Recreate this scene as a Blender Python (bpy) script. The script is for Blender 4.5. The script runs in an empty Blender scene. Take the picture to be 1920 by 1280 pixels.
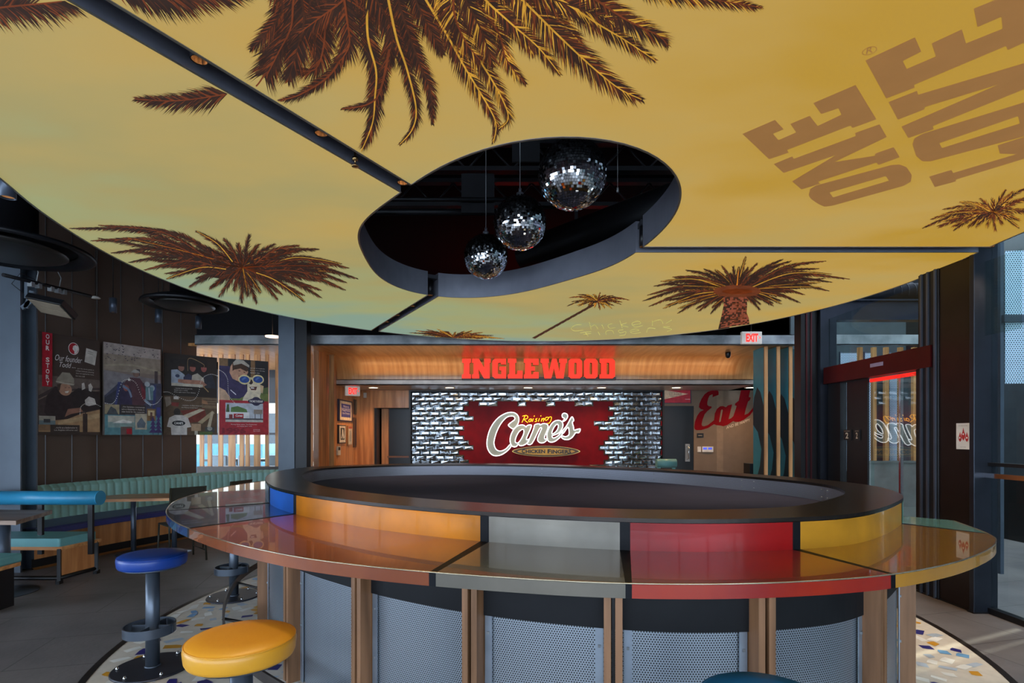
import bpy, math, random
from mathutils import Vector, Matrix
from mathutils.geometry import tessellate_polygon
S = bpy.context.scene
COL = S.collection
R = math.radians
PI = math.pi
EYE = 1.55

# ------------------------------------------------------------------ camera, world, sun, exposure
cam_d = bpy.data.cameras.new('camera'); cam = bpy.data.objects.new('camera', cam_d); COL.objects.link(cam)
cam.location = (0, 0, EYE); cam.rotation_euler = (R(90), 0, 0)
cam_d.lens = 18.75; cam_d.sensor_width = 36; cam_d.shift_y = 175 / 1920; cam_d.clip_start = .02
S.camera = cam
S.view_settings.view_transform = 'Standard'; S.view_settings.look = 'None'
S.view_settings.exposure = 0.95; S.view_settings.gamma = 1; S.view_settings.use_curve_mapping = False
W = bpy.data.worlds.new('daylight'); S.world = W; W.use_nodes = True
_b = W.node_tree.nodes['Background']; _b.inputs[0].default_value = (.68, .82, 1, 1); _b.inputs[1].default_value = 4.0
sun_d = bpy.data.lights.new('sun', 'SUN'); sun_d.energy = 2.6; sun_d.angle = R(.6); sun_d.color = (1, .9, .75)
sun = bpy.data.objects.new('sun', sun_d); COL.objects.link(sun)
sun.rotation_euler = Vector((-.80, -.34, -.50)).to_track_quat('-Z', 'Y').to_euler()

# ------------------------------------------------------------------ helpers
def hx(h):
    h = h.lstrip('#'); c = [int(h[i:i+2], 16) / 255 for i in (0, 2, 4)]
    return tuple(x / 12.92 if x <= .04045 else ((x + .055) / 1.055) ** 2.4 for x in c) + (1,)
MC = {}
def mat(key, col='#808080', rough=.5, metal=0, var=.12, scale=6, bump=0, coat=0, emis=0, ecol=None, col2=None, stretch=(1, 1, 1), spec=.5, coords='Object', bscale=None, detail=4):
    if key in MC: return MC[key]
    m = bpy.data.materials.new(key); m.use_nodes = True; MC[key] = m
    n = m.node_tree.nodes; l = m.node_tree.links; p = n['Principled BSDF']
    tc = n.new('ShaderNodeTexCoord'); mp = n.new('ShaderNodeMapping'); mp.inputs['Scale'].default_value = stretch
    l.new(tc.outputs[coords], mp.inputs[0])
    nz = n.new('ShaderNodeTexNoise'); nz.inputs['Scale'].default_value = scale; nz.inputs['Detail'].default_value = detail
    l.new(mp.outputs[0], nz.inputs['Vector'])
    c = hx(col); c2 = hx(col2) if col2 else tuple(x * (1 - var) for x in c[:3]) + (1,)
    c1 = c if col2 else tuple(min(1, x * (1 + var)) for x in c[:3]) + (1,)
    cr = n.new('ShaderNodeValToRGB'); cr.color_ramp.elements[0].position = .35; cr.color_ramp.elements[1].position = .65
    cr.color_ramp.elements[0].color = c2; cr.color_ramp.elements[1].color = c1
    l.new(nz.outputs['Fac'], cr.inputs[0]); l.new(cr.outputs[0], p.inputs['Base Color'])
    p.inputs['Roughness'].default_value = rough; p.inputs['Metallic'].default_value = metal
    p.inputs['Coat Weight'].default_value = coat; p.inputs['Coat Roughness'].default_value = .02
    p.inputs['Specular IOR Level'].default_value = spec
    if emis:
        if ecol: p.inputs['Emission Color'].default_value = hx(ecol)
        else: l.new(cr.outputs[0], p.inputs['Emission Color'])
        p.inputs['Emission Strength'].default_value = emis
    if bump:
        b = n.new('ShaderNodeBump'); b.inputs['Strength'].default_value = bump; b.inputs['Distance'].default_value = .01
        if bscale:
            n2 = n.new('ShaderNodeTexNoise'); n2.inputs['Scale'].default_value = bscale; l.new(mp.outputs[0], n2.inputs['Vector']); l.new(n2.outputs['Fac'], b.inputs['Height'])
        else: l.new(nz.outputs['Fac'], b.inputs['Height'])
        l.new(b.outputs[0], p.inputs['Normal'])
    return m
def wood(key, a, b, axis='z', rough=.45, coat=0, s=1):
    st = {'z': (9, 9, .7), 'x': (.7, 9, 9), 'y': (9, .7, .7)}[axis]
    return mat(key, a, rough, col2=b, scale=1.6 * s, stretch=st, bump=.02, coat=coat, detail=8)

class MB:
    def __init__(s): s.v = []; s.f = []; s.m = []; s.s = []
    def add(s, vs, fs, mi=0, sm=False):
        o = len(s.v); s.v += [tuple(v) for v in vs]
        for f in fs: s.f.append([i + o for i in f]); s.m.append(mi); s.s.append(sm)
        return s
    def box(s, c, d, mi=0, rz=0, M=None):
        x, y, z = d[0] / 2, d[1] / 2, d[2] / 2
        vs = [Vector((sx * x, sy * y, sz * z)) for sz in (-1, 1) for sy in (-1, 1) for sx in (-1, 1)]
        T = Matrix.Translation(c) @ (M if M else Matrix.Rotation(rz, 4, 'Z'))
        return s.add([T @ v for v in vs], [(0, 2, 3, 1), (4, 5, 7, 6), (0, 1, 5, 4), (2, 6, 7, 3), (0, 4, 6, 2), (1, 3, 7, 5)], mi)
    def bx(s, a, b, mi=0):
        return s.box([(a[i] + b[i]) / 2 for i in range(3)], [abs(b[i] - a[i]) for i in range(3)], mi)
    def lathe(s, c, prof, n=32, mi=0, sm=True, cap=True, T=None):
        vs = []; k = len(prof)
        for i in range(n):
            a = 2 * PI * i / n
            for r, z in prof:
                p = Vector((r * math.cos(a), r * math.sin(a), z))
                vs.append((T @ p if T else p) + Vector(c))
        fs = [(i * k + j, ((i + 1) % n) * k + j, ((i + 1) % n) * k + j + 1, i * k + j + 1) for i in range(n) for j in range(k - 1)]
        s.add(vs, fs, mi, sm)
        if cap:
            o = len(s.v) - n * k
            for j in (0, k - 1):
                if prof[j][0] > 1e-6:
                    f = [o + i * k + j for i in range(n)]
                    s.f.append(f[::-1] if j == 0 else f); s.m.append(mi); s.s.append(False)
        return s
    def cyl(s, a, b, r, n=16, mi=0, r2=None):
        a = Vector(a); b = Vector(b); d = b - a; T = d.to_track_quat('Z', 'Y').to_matrix().to_4x4()
        return s.lathe(a, [(r, 0), (r if r2 is None else r2, d.length)], n, mi, True, True, T)
    def tube(s, pts, r, n=8, mi=0, closed=False):
        P = [Vector(p) for p in pts]; k = len(P); vs = []; up = None
        for i in range(k):
            if closed: t = P[(i + 1) % k] - P[i - 1]
            else: t = P[min(i + 1, k - 1)] - P[max(i - 1, 0)]
            t = t.normalized() if t.length > 1e-9 else Vector((0, 0, 1))
            if up is None: up = Vector((0, 0, 1)) if abs(t.z) < .9 else Vector((0, 1, 0))
            b = t.cross(up).normalized(); up = b.cross(t).normalized()
            for j in range(n):
                a = 2 * PI * j / n; vs.append(P[i] + b * (r * math.cos(a)) + up * (r * math.sin(a)))
        fs = [(i * n + j, i * n + (j + 1) % n, ((i + 1) % k) * n + (j + 1) % n, ((i + 1) % k) * n + j) for i in range(k if closed else k - 1) for j in range(n)]
        if not closed: fs += [tuple(range(n))[::-1], tuple((k - 1) * n + j for j in range(n))]
        return s.add(vs, fs, mi, True)
    def poly(s, loops, fn, d=0, mi=0, side=None):
        """flat polygon with holes; fn(x, y, depth) -> 3D; with d a solid prism"""
        L = [[Vector((x, y, 0)) for x, y in lp] for lp in loops]
        tri = tessellate_polygon(L); flat = [p for lp in L for p in lp]; n = len(flat)
        s.add([fn(p.x, p.y, 0) for p in flat], [tuple(t) for t in tri], mi)
        if d:
            s.add([fn(p.x, p.y, d) for p in flat], [tuple(t)[::-1] for t in tri], mi if side is None else side)
            for lp in L:
                k = len(lp); vs = [fn(p.x, p.y, 0) for p in lp] + [fn(p.x, p.y, d) for p in lp]
                s.add(vs, [(i, (i + 1) % k, (i + 1) % k + k, i + k) for i in range(k)], mi if side is None else side)
        return s
    def strip(s, A, B, mi=0, closed=False, sm=False):
        k = len(A)
        return s.add(list(A) + list(B), [(i, (i + 1) % k, (i + 1) % k + k, i + k) for i in range(k if closed else k - 1)], mi, sm)
    def build(s, name, mats, parent=None, fix=True, bevel=0):
        me = bpy.data.meshes.new(name)
        off = Vector(parent.location) if (parent is not None and parent.type == 'EMPTY' and parent.get('_w')) else Vector((0, 0, 0))
        me.from_pydata([Vector(v) - off for v in s.v], [], s.f)
        for m in (mats if isinstance(mats, (list, tuple)) else [mats]): me.materials.append(m)
        for p, m, q in zip(me.polygons, s.m, s.s): p.material_index = m; p.use_smooth = q
        me.validate()
        if fix and len(s.f) < 60000:
            import bmesh
            bm = bmesh.new(); bm.from_mesh(me); bmesh.ops.recalc_face_normals(bm, faces=bm.faces[:]); bm.to_mesh(me); bm.free()
        o = bpy.data.objects.new(name, me); COL.objects.link(o)
        if parent is not None:
            o.parent = parent
            if parent.type == 'MESH': pass
        if bevel:
            b = o.modifiers.new('bevel', 'BEVEL'); b.width = bevel; b.segments = 3; b.limit_method = 'ANGLE'; b.angle_limit = R(40)
        return o
def thing(name, label, cat, loc=(0, 0, 0), group=None, world=True, rz=0):
    """empty at the thing's base; with world=True meshes are given in world coordinates"""
    o = bpy.data.objects.new(name, None); COL.objects.link(o); o.location = loc; o.rotation_euler.z = rz; o.empty_display_size = .1
    tag(o, label, cat, group)
    if world: o['_w'] = 1
    return o
def tag(o, label=None, cat=None, group=None, kind=None):
    if label: o['label'] = label
    if cat: o['category'] = cat
    if group: o['group'] = group
    if kind: o['kind'] = kind
    return o
def struct(o): o['kind'] = 'structure'; return o
def kids(o): return [c for c in bpy.data.objects if c.parent == o]
def dup(o, loc, rz=0, label=None, parent=None):
    c = o.copy(); COL.objects.link(c)
    if parent is None: c.location = loc; c.rotation_euler.z = rz
    else: c.parent = parent
    if label: c['label'] = label
    for k in kids(o):
        if k is not c: dup(k, None, parent=c)
    return c
def area(name, loc, d, size, power, col, parent=None, sy=None, spread=180):
    l = bpy.data.lights.new(name, 'AREA'); l.energy = power; l.color = hx(col)[:3]; l.size = size; l.spread = R(spread)
    if sy: l.shape = 'RECTANGLE'; l.size_y = sy
    o = bpy.data.objects.new(name, l); COL.objects.link(o); o.location = loc
    o.rotation_euler = Vector(d).to_track_quat('-Z', 'Y').to_euler()
    if parent is not None:
        o.parent = parent; o.location = Vector(loc) - Vector(parent.location)
    return o
def at(px, py, Y): return Vector(((px - 960) * Y / 1000, Y, EYE + (815 - py) * Y / 1000))     # a point seen at depth Y
def on(px, py, z):
    Y = 1000 * (EYE - z) / (py - 815); return Vector(((px - 960) * Y / 1000, Y, z))             # a point seen on a level surface
def facing(Y, ox=0, oy=0, sc=1):          # drawing coordinates on a wall that faces the camera
    return lambda x, y, d: at(ox + x / sc, oy + y / sc, Y) + Vector((0, d, 0))
_tc = {}
def text2d(t, shear=0, bold=0):
    k = (t, shear, bold)
    if k in _tc: return _tc[k]
    c = bpy.data.curves.new('t', 'FONT'); c.body = t; c.size = 1; c.shear = shear; c.offset = bold; c.resolution_u = 3
    o = bpy.data.objects.new('t', c); COL.objects.link(o)
    dg = bpy.context.evaluated_depsgraph_get(); me = bpy.data.meshes.new_from_object(o.evaluated_get(dg))
    vs = [(v.co.x, v.co.y) for v in me.vertices]; fs = [tuple(p.vertices) for p in me.polygons]
    bpy.data.objects.remove(o); bpy.data.curves.remove(c); bpy.data.meshes.remove(me)
    x0 = min(v[0] for v in vs); x1 = max(v[0] for v in vs); y0 = min(v[1] for v in vs); y1 = max(v[1] for v in vs)
    _tc[k] = ([((x - x0) / (x1 - x0), (y - y0) / (y1 - y0)) for x, y in vs], fs); return _tc[k]
def text(mb, t, fn, x0, y0, x1, y1, mi=0, shear=0, bold=0, d=0):
    """text filling the box from (x0,y0) lower left to (x1,y1) upper right of a drawing surface"""
    vs, fs = text2d(t, shear, bold)
    mb.add([fn(x0 + u * (x1 - x0), y0 + v * (y1 - y0), d) for u, v in vs], fs, mi)
def catmull(pts, n=8, closed=True):
    out = []; k = len(pts)
    for i in range(k if closed else k - 1):
        g = (lambda j: Vector(pts[j % k])) if closed else (lambda j: Vector(pts[max(0, min(k - 1, j))]))
        p0, p1, p2, p3 = g(i - 1), g(i), g(i + 1), g(i + 2)
        for j in range(n):
            t = j / n
            out.append(.5 * ((2 * p1) + (p2 - p0) * t + (2 * p0 - 5 * p1 + 4 * p2 - p3) * t * t + (3 * p1 - p0 - 3 * p2 + p3) * t ** 3))
    if not closed: out.append(Vector(pts[-1]))
    return out
def offset(P, d, closed=True):
    k = len(P); out = []
    for i in range(k):
        t = (P[(i + 1) % k] - P[i - 1]) if closed else (P[min(i + 1, k - 1)] - P[max(i - 1, 0)])
        t = t.normalized(); out.append(P[i] + Vector((t.y, -t.x)) * d)
    return out
def v3(P, z): return [Vector((p[0], p[1], z)) for p in P]

# ------------------------------------------------------------------ materials
M_black = mat('black_metal', '#17171a', .4, .3)
M_dark = mat('dark_ceiling', '#050507', .9, spec=.1)
M_steel = mat('blue_grey_steel', '#4d5664', .42, .5, var=.12, scale=3)
M_bluesteel = mat('painted_steel', '#59636e', .45, .3, var=.1, scale=2)
M_grey = mat('grey_metal', '#7c7e8a', .4, .5, var=.06)
M_galv = mat('galvanized_steel', '#a2a6a8', .42, .35, col2='#73787b', scale=3, detail=6)
M_chrome = mat('chrome', '#d0d0d0', .12, 1, var=.02)
M_white = mat('white_plastic', '#d8d4cc', .5)
M_ply = wood('plywood', '#dba468', '#c08448', 'y', .35, .2)
M_plyv = wood('wood_wall_boards', '#d8955a', '#ac6c3a', 'z', .4, .1)
M_slat = wood('slat_wood', '#c9945c', '#9c6a3c', 'z', .5)
M_post = wood('post_wood', '#8e6545', '#65452a', 'z', .55)
M_soffit = mat('soffit_paint', '#b0a69c', .35, .3)
M_red = mat('red_panel', '#78000c', .5, spec=.15)

# ------------------------------------------------------------------ floor
def floor_mat():
    m = mat('floor_tile', '#6f6866', .45, var=.16, scale=2.2, bump=.15, bscale=30, detail=8)
    n = m.node_tree.nodes; l = m.node_tree.links; p = n['Principled BSDF']; cr = [x for x in n if x.type == 'VALTORGB'][0]
    tc = [x for x in n if x.type == 'TEX_COORD'][0]; b = n.new('ShaderNodeTexBrick'); mp = n.new('ShaderNodeMapping'); mp.inputs['Rotation'].default_value = (0, 0, R(-14))
    b.inputs['Scale'].default_value = 1; b.inputs['Brick Width'].default_value = 1.2; b.inputs['Row Height'].default_value = .6
    b.inputs['Mortar Size'].default_value = .003; b.inputs['Mortar'].default_value = hx('#7a7068'); b.inputs['Color2'].default_value = (.86, .86, .9, 1); b.inputs['Color1'].default_value = (1, 1, 1, 1)
    l.new(tc.outputs['Object'], mp.inputs[0]); l.new(mp.outputs[0], b.inputs['Vector'])
    mx = n.new('ShaderNodeMix'); mx.data_type = 'RGBA'; mx.blend_type = 'MULTIPLY'; mx.inputs[0].default_value = 1
    l.new(cr.outputs[0], mx.inputs[6]); l.new(b.outputs['Color'], mx.inputs[7]); l.new(mx.outputs[2], p.inputs['Base Color'])
    return m
fl = struct(MB().bx((-9, -6, -.1), (9, 15, 0)).build('floor', floor_mat()))
TC = (.24, 4.8)
def terr_r(t): return 3.2915 - .0006 * math.cos(t) - .0025 * math.sin(t) - .0925 * math.cos(2 * t) + .0186 * math.sin(2 * t)
def terr(d, z): return [Vector((TC[0] + (terr_r(t) + d) * math.cos(t), TC[1] + (terr_r(t) + d) * math.sin(t), z)) for t in [2 * PI * i / 128 for i in range(128)]]
tz = MB(); tz.add(terr(0, .004), [tuple(range(128))]); tz.build('terrazzo', mat('terrazzo_base', '#d2c6b6', .4, var=.06, scale=14), fl)
MB().strip(terr(0, .006), terr(.045, .006), closed=True).build('edge_strip', mat('bronze_strip', '#30251f', .35, .6), fl)
rnd = random.Random(4)
chip = MB(); chm = [mat('chip_white', '#e8e4dc', .4), mat('chip_navy', '#221c6e', .4), mat('chip_mustard', '#d0921e', .4), mat('chip_sky', '#6a9cc8', .4), mat('chip_grey', '#aab4c0', .4)]
_cp = {}
for i in range(9000):
    t = rnd.uniform(0, 2 * PI); rr = math.sqrt(rnd.uniform(.2, 1)) * (terr_r(t) - .08)
    cx, cy = TC[0] + rr * math.cos(t), TC[1] + rr * math.sin(t); a = rnd.uniform(0, PI); L = rnd.uniform(.03, .055); Wd = rnd.uniform(.02, .036)
    gk = (int(cx / .11), int(cy / .11))
    if any((cx - ox) ** 2 + (cy - oy) ** 2 < .0088 for dx in (-1, 0, 1) for dy in (-1, 0, 1) for ox, oy in _cp.get((gk[0] + dx, gk[1] + dy), [])): continue
    _cp.setdefault(gk, []).append((cx, cy)); sk = rnd.uniform(-.02, .02); q = [(-L, -Wd), (L - sk, -Wd + abs(sk) * .4), (L, Wd * .7), (L * .3, Wd), (-L + sk, Wd)]
    chip.add([(cx + x * math.cos(a) - y * math.sin(a), cy + x * math.sin(a) + y * math.cos(a), .0055 + .0002 * (i % 5)) for x, y in q], [(0, 1, 2, 3, 4)], rnd.choices(range(5), (46, 14, 13, 11, 16))[0])
c = chip.build('stone_chips', chm, fl, fix=False); c['kind'] = 'stuff'

# ------------------------------------------------------------------ ceiling lightbox: three backlit printed panels round an oval opening
LC = Vector((-.03, 4.51)); LZ = 3.12; LT = .26
CO_H = [1.3604, -0.0814, -0.0705, -0.1808, -0.2398, 0.0107, 0.0238, -0.0057, 0.065, 0.0029, -0.0112]
CO_O = 'outer'
_ot = [(0, 4.02), (15, 4.25), (29, 4.44), (48.5, 4.62), (68, 4.57), (88, 4.41), (105, 4.23), (119, 4.09), (128, 3.99), (140.5, 3.9), (153, 3.77), (165, 3.61), (175, 3.5), (186, 3.4), (196, 3.35), (203, 3.34), (215, 3.42), (230, 3.7), (245, 4.0), (270, 4.3), (300, 4.2), (330, 4.08), (350, 4.02)]
_od = [0.0] * 360
def _prep():
    L = [(a - 360, r) for a, r in _ot[-3:]] + _ot + [(a + 360, r) for a, r in _ot[:3]]; P = catmull_(L)
    for d in range(360):
        for p, q in zip(P, P[1:]):
            if p[0] <= d <= q[0]: _od[d] = p[1] + (q[1] - p[1]) * (d - p[0]) / max(1e-9, q[0] - p[0]); break
def catmull_(L):
    return [(p.x, p.y) for p in catmull([Vector(q) for q in L], 6, False)]
_prep()
def four(co, t):
    if co == 'outer': a = math.degrees(t) % 360; j = int(a); return _od[j % 360] + (_od[(j + 1) % 360] - _od[j % 360]) * (a - j)
    return co[0] + sum(co[2 * n - 1] * math.cos(n * t) + co[2 * n] * math.sin(n * t) for n in range(1, (len(co) + 1) // 2))
SW = .062
def pol(r, t): return (LC.x + r * math.cos(t), LC.y + r * math.sin(t))
def sector(k):
    a0, a1 = R(120 * k), R(120 * k + 120)
    def arc(co, n):
        s0 = a0 + math.asin(SW / four(co, a0)); s1 = a1 - math.asin(SW / four(co, a1))
        return [pol(four(co, s0 + (s1 - s0) * i / n), s0 + (s1 - s0) * i / n) for i in range(n + 1)]
    return arc(CO_H, 40), arc(CO_O, 60)
def panel_of(x, y):
    d = Vector((x, y)) - LC; r = d.length; t = math.atan2(d.y, d.x) % (2 * PI)
    if not (four(CO_H, t) + .012 < r < four(CO_O, t) - .012): return -1
    for a in (0, 120, 240):
        u = Vector((math.cos(R(a)), math.sin(R(a))))
        if d.dot(u) > 0 and abs(d.x * u.y - d.y * u.x) < SW + .012: return -1
    return int(math.degrees(t) // 120)
def fabric_mat():
    m = bpy.data.materials.new('backlit_print'); m.use_nodes = True; n = m.node_tree.nodes; l = m.node_tree.links
    p = n['Principled BSDF']; geo = n.new('ShaderNodeNewGeometry'); sep = n.new('ShaderNodeSeparateXYZ'); l.new(geo.outputs['Position'], sep.inputs[0])
    nz = n.new('ShaderNodeTexNoise'); nz.inputs['Scale'].default_value = .55; nz.inputs['Detail'].default_value = 5
    mp = n.new('ShaderNodeMapping'); mp.inputs['Scale'].default_value = (1, 2.0, 1); mp.inputs['Rotation'].default_value = (0, 0, R(30)); l.new(geo.outputs['Position'], mp.inputs[0]); l.new(mp.outputs[0], nz.inputs['Vector'])
    def mth(op, a, b):
        q = n.new('ShaderNodeMath'); q.operation = op
        for i, v in enumerate((a, b)):
            if isinstance(v, (int, float)): q.inputs[i].default_value = v
            else: l.new(v, q.inputs[i])
        return q.outputs[0]
    # a printed dusk sky: blue-green at the far and left side, ochre towards the right
    g = mth('ADD', mth('MULTIPLY', sep.outputs['X'], .085), mth('MULTIPLY', sep.outputs['Y'], -.085))
    g = mth('ADD', mth('ADD', g, 1.0), mth('MULTIPLY', mth('SUBTRACT', nz.outputs['Fac'], .5), .85))
    cr = n.new('ShaderNodeValToRGB'); e = cr.color_ramp.elements
    e[0].position = .12; e[0].color = hx('#8aa592'); e[1].position = .98; e[1].color = hx('#c0962f')
    for ps, c in ((.30, '#a2a877'), (.46, '#ab9f66'), (.64, '#bda45f'), (.82, '#c6a14e')):
        q = e.new(ps); q.color = hx(c)
    l.new(g, cr.inputs[0]); p.inputs['Base Color'].default_value = (.3, .28, .2, 1); l.new(cr.outputs[0], p.inputs['Emission Color'])
    p.inputs['Emission Strength'].default_value = .45; p.inputs['Roughness'].default_value = .7; p.inputs['Base Color'].default_value = (.05, .05, .04, 1)
    return m
M_fab = fabric_mat()
def pm(k, c, e=.3): return mat(k, c, .8, emis=e, var=.18, scale=9)
PRT = [pm('print_dark', '#33221a'), pm('print_brown', '#47291a'), pm('print_rust', '#75391b'), pm('print_gold', '#d09a34'), mat('print_letter', '#94693a', .8, emis=.38, var=.03), pm('print_yellow', '#b8b468', .45), pm('print_trunk', '#6a3524', .8)]
names = ['far right third', 'left third', 'near third over the counter']
prints = [MB(), MB(), MB()]; lets = [MB(), MB(), MB()]; pcount = [0, 0, 0]
def lensp(px, py, dz=.002):
    Y = 1570 / (815 - py); return Vector(((px - 960) * Y / 1000, Y, LZ - dz))
def pprint(pts, mi, dz=.003, tgt=prints):
    P = [lensp(x, y, dz) for x, y in pts if y < 780]
    if len(P) < 3: return
    k = {panel_of(p.x, p.y) for p in P}
    if len(k) == 1 and -1 not in k: k = k.pop(); tgt[k].add(P, [tuple(range(len(P)))], mi)
rp = random.Random(11)
def frond(pts, leaf, sq=1.0, dens=1.0, mats=(0, 0, 0, 1, 1, 2), rib=3, ribw=1.0, layer=0):
    """a printed palm frond: a bent rib with leaflets on both sides, swept toward the tip"""
    P = catmull([Vector(p) for p in pts], 14, False); L = [0]
    for i in range(1, len(P)): L.append(L[-1] + (P[i] - P[i - 1]).length)
    tot = L[-1]; n = max(10, int(tot / 1.35 * dens)); j = 0; dz = .003 + layer * .0004
    for i in range(n):
        s = tot * (i + .5) / n
        while j < len(L) - 2 and L[j + 1] < s: j += 1
        q = P[j].lerp(P[j + 1], (s - L[j]) / max(1e-6, L[j + 1] - L[j])); t = (P[j + 1] - P[j]).normalized(); nn = Vector((-t.y, t.x)); f = s / tot
        for sd in (-1, 1):
            ln = leaf * (math.sin(PI * min(1, .12 + .88 * f)) ** .55 * .75 + .25) * rp.uniform(.6, 1.2)
            if f > .93: ln *= .7
            a = R(rp.uniform(42, 62) * (1 - .55 * f)); dr = t * math.cos(a) + nn * sd * math.sin(a) * sq
            w = 1.0 + leaf * .024; tip = q + dr * ln + Vector((0, ln * .10)); mid = q + dr * ln * .55
            pprint([q - t * w, q + t * w, mid + t * w * .75, tip, mid - t * w * .75], rp.choice(mats), dz + rp.random() * .0006)
    for i in range(len(P) - 1):
        t = (P[i + 1] - P[i]); 
        if t.length < 1e-6: continue
        nn = Vector((-t.y, t.x)).normalized() * ribw * (1.6 - 1.1 * i / len(P))
        pprint([P[i] - nn, P[i] + nn, P[i + 1] + nn, P[i + 1] - nn], rib, dz + .0012)
for k, (pts, lf, rb) in enumerate([
    ([(560, -60), (533, 0), (528, 60), (513, 100), (480, 160), (433, 173), (333, 187), (255, 184)], 48, 2),
    ([(620, -60), (610, 10), (607, 83), (590, 128), (548, 128)], 42, 2), ([(660, 60), (623, 133), (567, 173), (523, 187)], 24, 2),
    ([(690, -50), (689, 60), (705, 130), (703, 180), (698, 230), (675, 287)], 36, 3), ([(730, 90), (713, 167), (690, 193), (641, 202)], 20, 2),
    ([(725, -20), (743, 67), (763, 127), (780, 200), (773, 240), (750, 268)], 27, 3), ([(740, -30), (757, 33), (787, 117), (807, 167), (811, 230)], 30, 1),
    ([(770, -50), (800, 0), (840, 67), (873, 127), (917, 200), (930, 233), (925, 267)], 34, 3),
    ([(800, -50), (823, 0), (873, 73), (907, 123), (940, 180), (953, 220), (935, 240)], 34, 3),
    ([(870, -50), (893, 0), (935, 60), (950, 110), (985, 155)], 34, 2), ([(890, -30), (913, 0), (960, 43), (1010, 87), (1050, 137)], 34, 3),
    ([(930, -50), (983, 0), (1040, 57), (1107, 120), (1160, 163), (1203, 184)], 50, 3), ([(990, -40), (1057, 0), (1123, 43), (1173, 73), (1228, 110)], 38, 3),
    ([(1060, -40), (1123, 0), (1173, 33), (1233, 63), (1252, 82)], 44, 2), ([(1100, -60), (1220, -22), (1330, -4), (1428, 12)], 34, 2),
    ([(-60, 22), (0, 12), (100, 2), (210, -12)], 58, 2), ([(190, -22), (300, -12), (380, -14), (470, -20)], 62, 2),
    ([(560, -30), (570, 30), (560, 80), (540, 150)], 50, 1), ([(640, -40), (650, 30), (655, 80), (640, 110)], 50, 2), ([(680, -40), (720, 20), (735, 60), (730, 120)], 46, 1),
    ([(840, -60), (880, 10), (905, 60), (925, 120)], 46, 1), ([(900, -60), (960, -10), (1040, 30), (1090, 80)], 44, 3), ([(760, -60), (780, 0), (810, 60), (830, 100)], 40, 1),
    ([(600, -60), (580, 10), (585, 60), (600, 100)], 50, 1), ([(640, -60), (700, 10), (760, 50), (770, 120)], 46, 1), ([(700, -60), (640, 0), (600, 30), (560, 60)], 48, 2), ([(860, -60), (850, 10), (870, 70), (900, 110)], 46, 2), ([(960, -60), (1000, -20), (1080, 10), (1160, 40)], 44, 1), ([(930, -60), (930, 0), (975, 60), (1000, 100)], 40, 3), ([(500, -40), (530, 10), (500, 60), (470, 90)], 36, 1), ([(560, -60), (550, 0), (545, 50), (520, 100), (500, 140)], 44, 2)]):
    frond(pts, lf, rib=rb, layer=k % 7, ribw=1.5, mats=(0, 0, 0, 1, 2) if pts[-1][0] < 850 else (0, 0, 1, 1, 2, 3), dens=1.5)
def crown(c, ends, leaf, sag=.08, mats=(0, 0, 0, 0, 1, 2), sq=.55, inner=0, rib=2, fill=True, ribw=.6, spread=.0, core=None):
    cc = Vector(c)
    if core:
        for q in range(26):
            a = rp.uniform(0, 2 * PI); m = rp.uniform(0, .75); x, y = cc.x + core[0] * m * math.cos(a), cc.y + core[1] * m * math.sin(a); w_ = core[0] * .35; h_ = core[1] * .4
            pprint([(x + w_ * math.cos(b) * rp.uniform(.7, 1.1), y + h_ * math.sin(b) * rp.uniform(.7, 1.1)) for b in [2 * PI * i / 11 for i in range(11)]], (0, 0, 1)[q % 3], .0035 + q * .00002)
    for i, e in enumerate(ends):
        e = Vector(e); d = e - cc; mid = cc + d * .55 + Vector((0, -abs(d.x) * sag))
        frond([cc + Vector((d.x * spread, d.y * spread * .7)), mid, e], leaf, sq=sq, rib=(0, 2, 1, 3, 2, 0)[i % 6] if rib == 2 else rib, ribw=ribw, layer=i % 8, mats=mats, dens=1.1)
    if fill:
        for _r in range(2):
          for i in range(len(ends)):
            a, b = Vector(ends[i]), Vector(ends[(i + 1) % len(ends)]); m = cc + ((a + b) / 2 - cc) * rp.uniform(.6, .9)
            frond([cc, cc + (m - cc) * .5 + Vector((0, -2)), m], leaf * 1.05, sq=sq, rib=rp.choice((0, 1, 1, 2, 3)), ribw=ribw, layer=i % 5, mats=mats)
crown((455, 500), [(132, 427), (186, 421), (259, 424), (369, 432), (420, 446), (467, 439), (515, 456), (560, 458), (597, 466), (639, 493), (653, 501), (670, 521), (649, 528), (647, 542), (602, 556), (571, 563), (520, 560), (481, 567), (453, 566), (411, 555), (355, 536), (313, 521), (270, 505), (242, 490), (209, 473), (172, 450)], 19, spread=.22, core=(105, 24))
crown((1381, 543), [(1206, 563), (1215, 552), (1227, 535), (1240, 526), (1262, 518), (1287, 505), (1320, 503), (1354, 497), (1375, 500), (1398, 481), (1419, 493), (1467, 485), (1483, 488), (1548, 488), (1535, 502), (1558, 512), (1592, 522), (1560, 528), (1554, 544), (1508, 551), (1500, 566), (1465, 568), (1450, 572), (1425, 579), (1333, 586), (1310, 582), (1271, 586), (1244, 577), (1217, 573)], 14, spread=.12, core=(95, 22))
for (x0, x1, y0, y1, mi) in ((1337, 1427, 533, 556, 2), (1346, 1419, 537, 552, 1), (1354, 1411, 540, 550, 2), (1362, 1404, 543, 549, 0)):
    pprint([((x0 + x1) / 2 + (x1 - x0) / 2 * math.cos(a), (y0 + y1) / 2 + (y1 - y0) / 2 * math.sin(a)) for a in [2 * PI * i / 24 for i in range(24)]], mi, .0075 + .0003 * mi)
_tl = [(1356, 553), (1357, 570), (1353, 590), (1349, 606), (1346, 618)]; _tr = [(1400, 553), (1401, 570), (1400, 585), (1404, 595), (1406, 612)]
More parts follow.
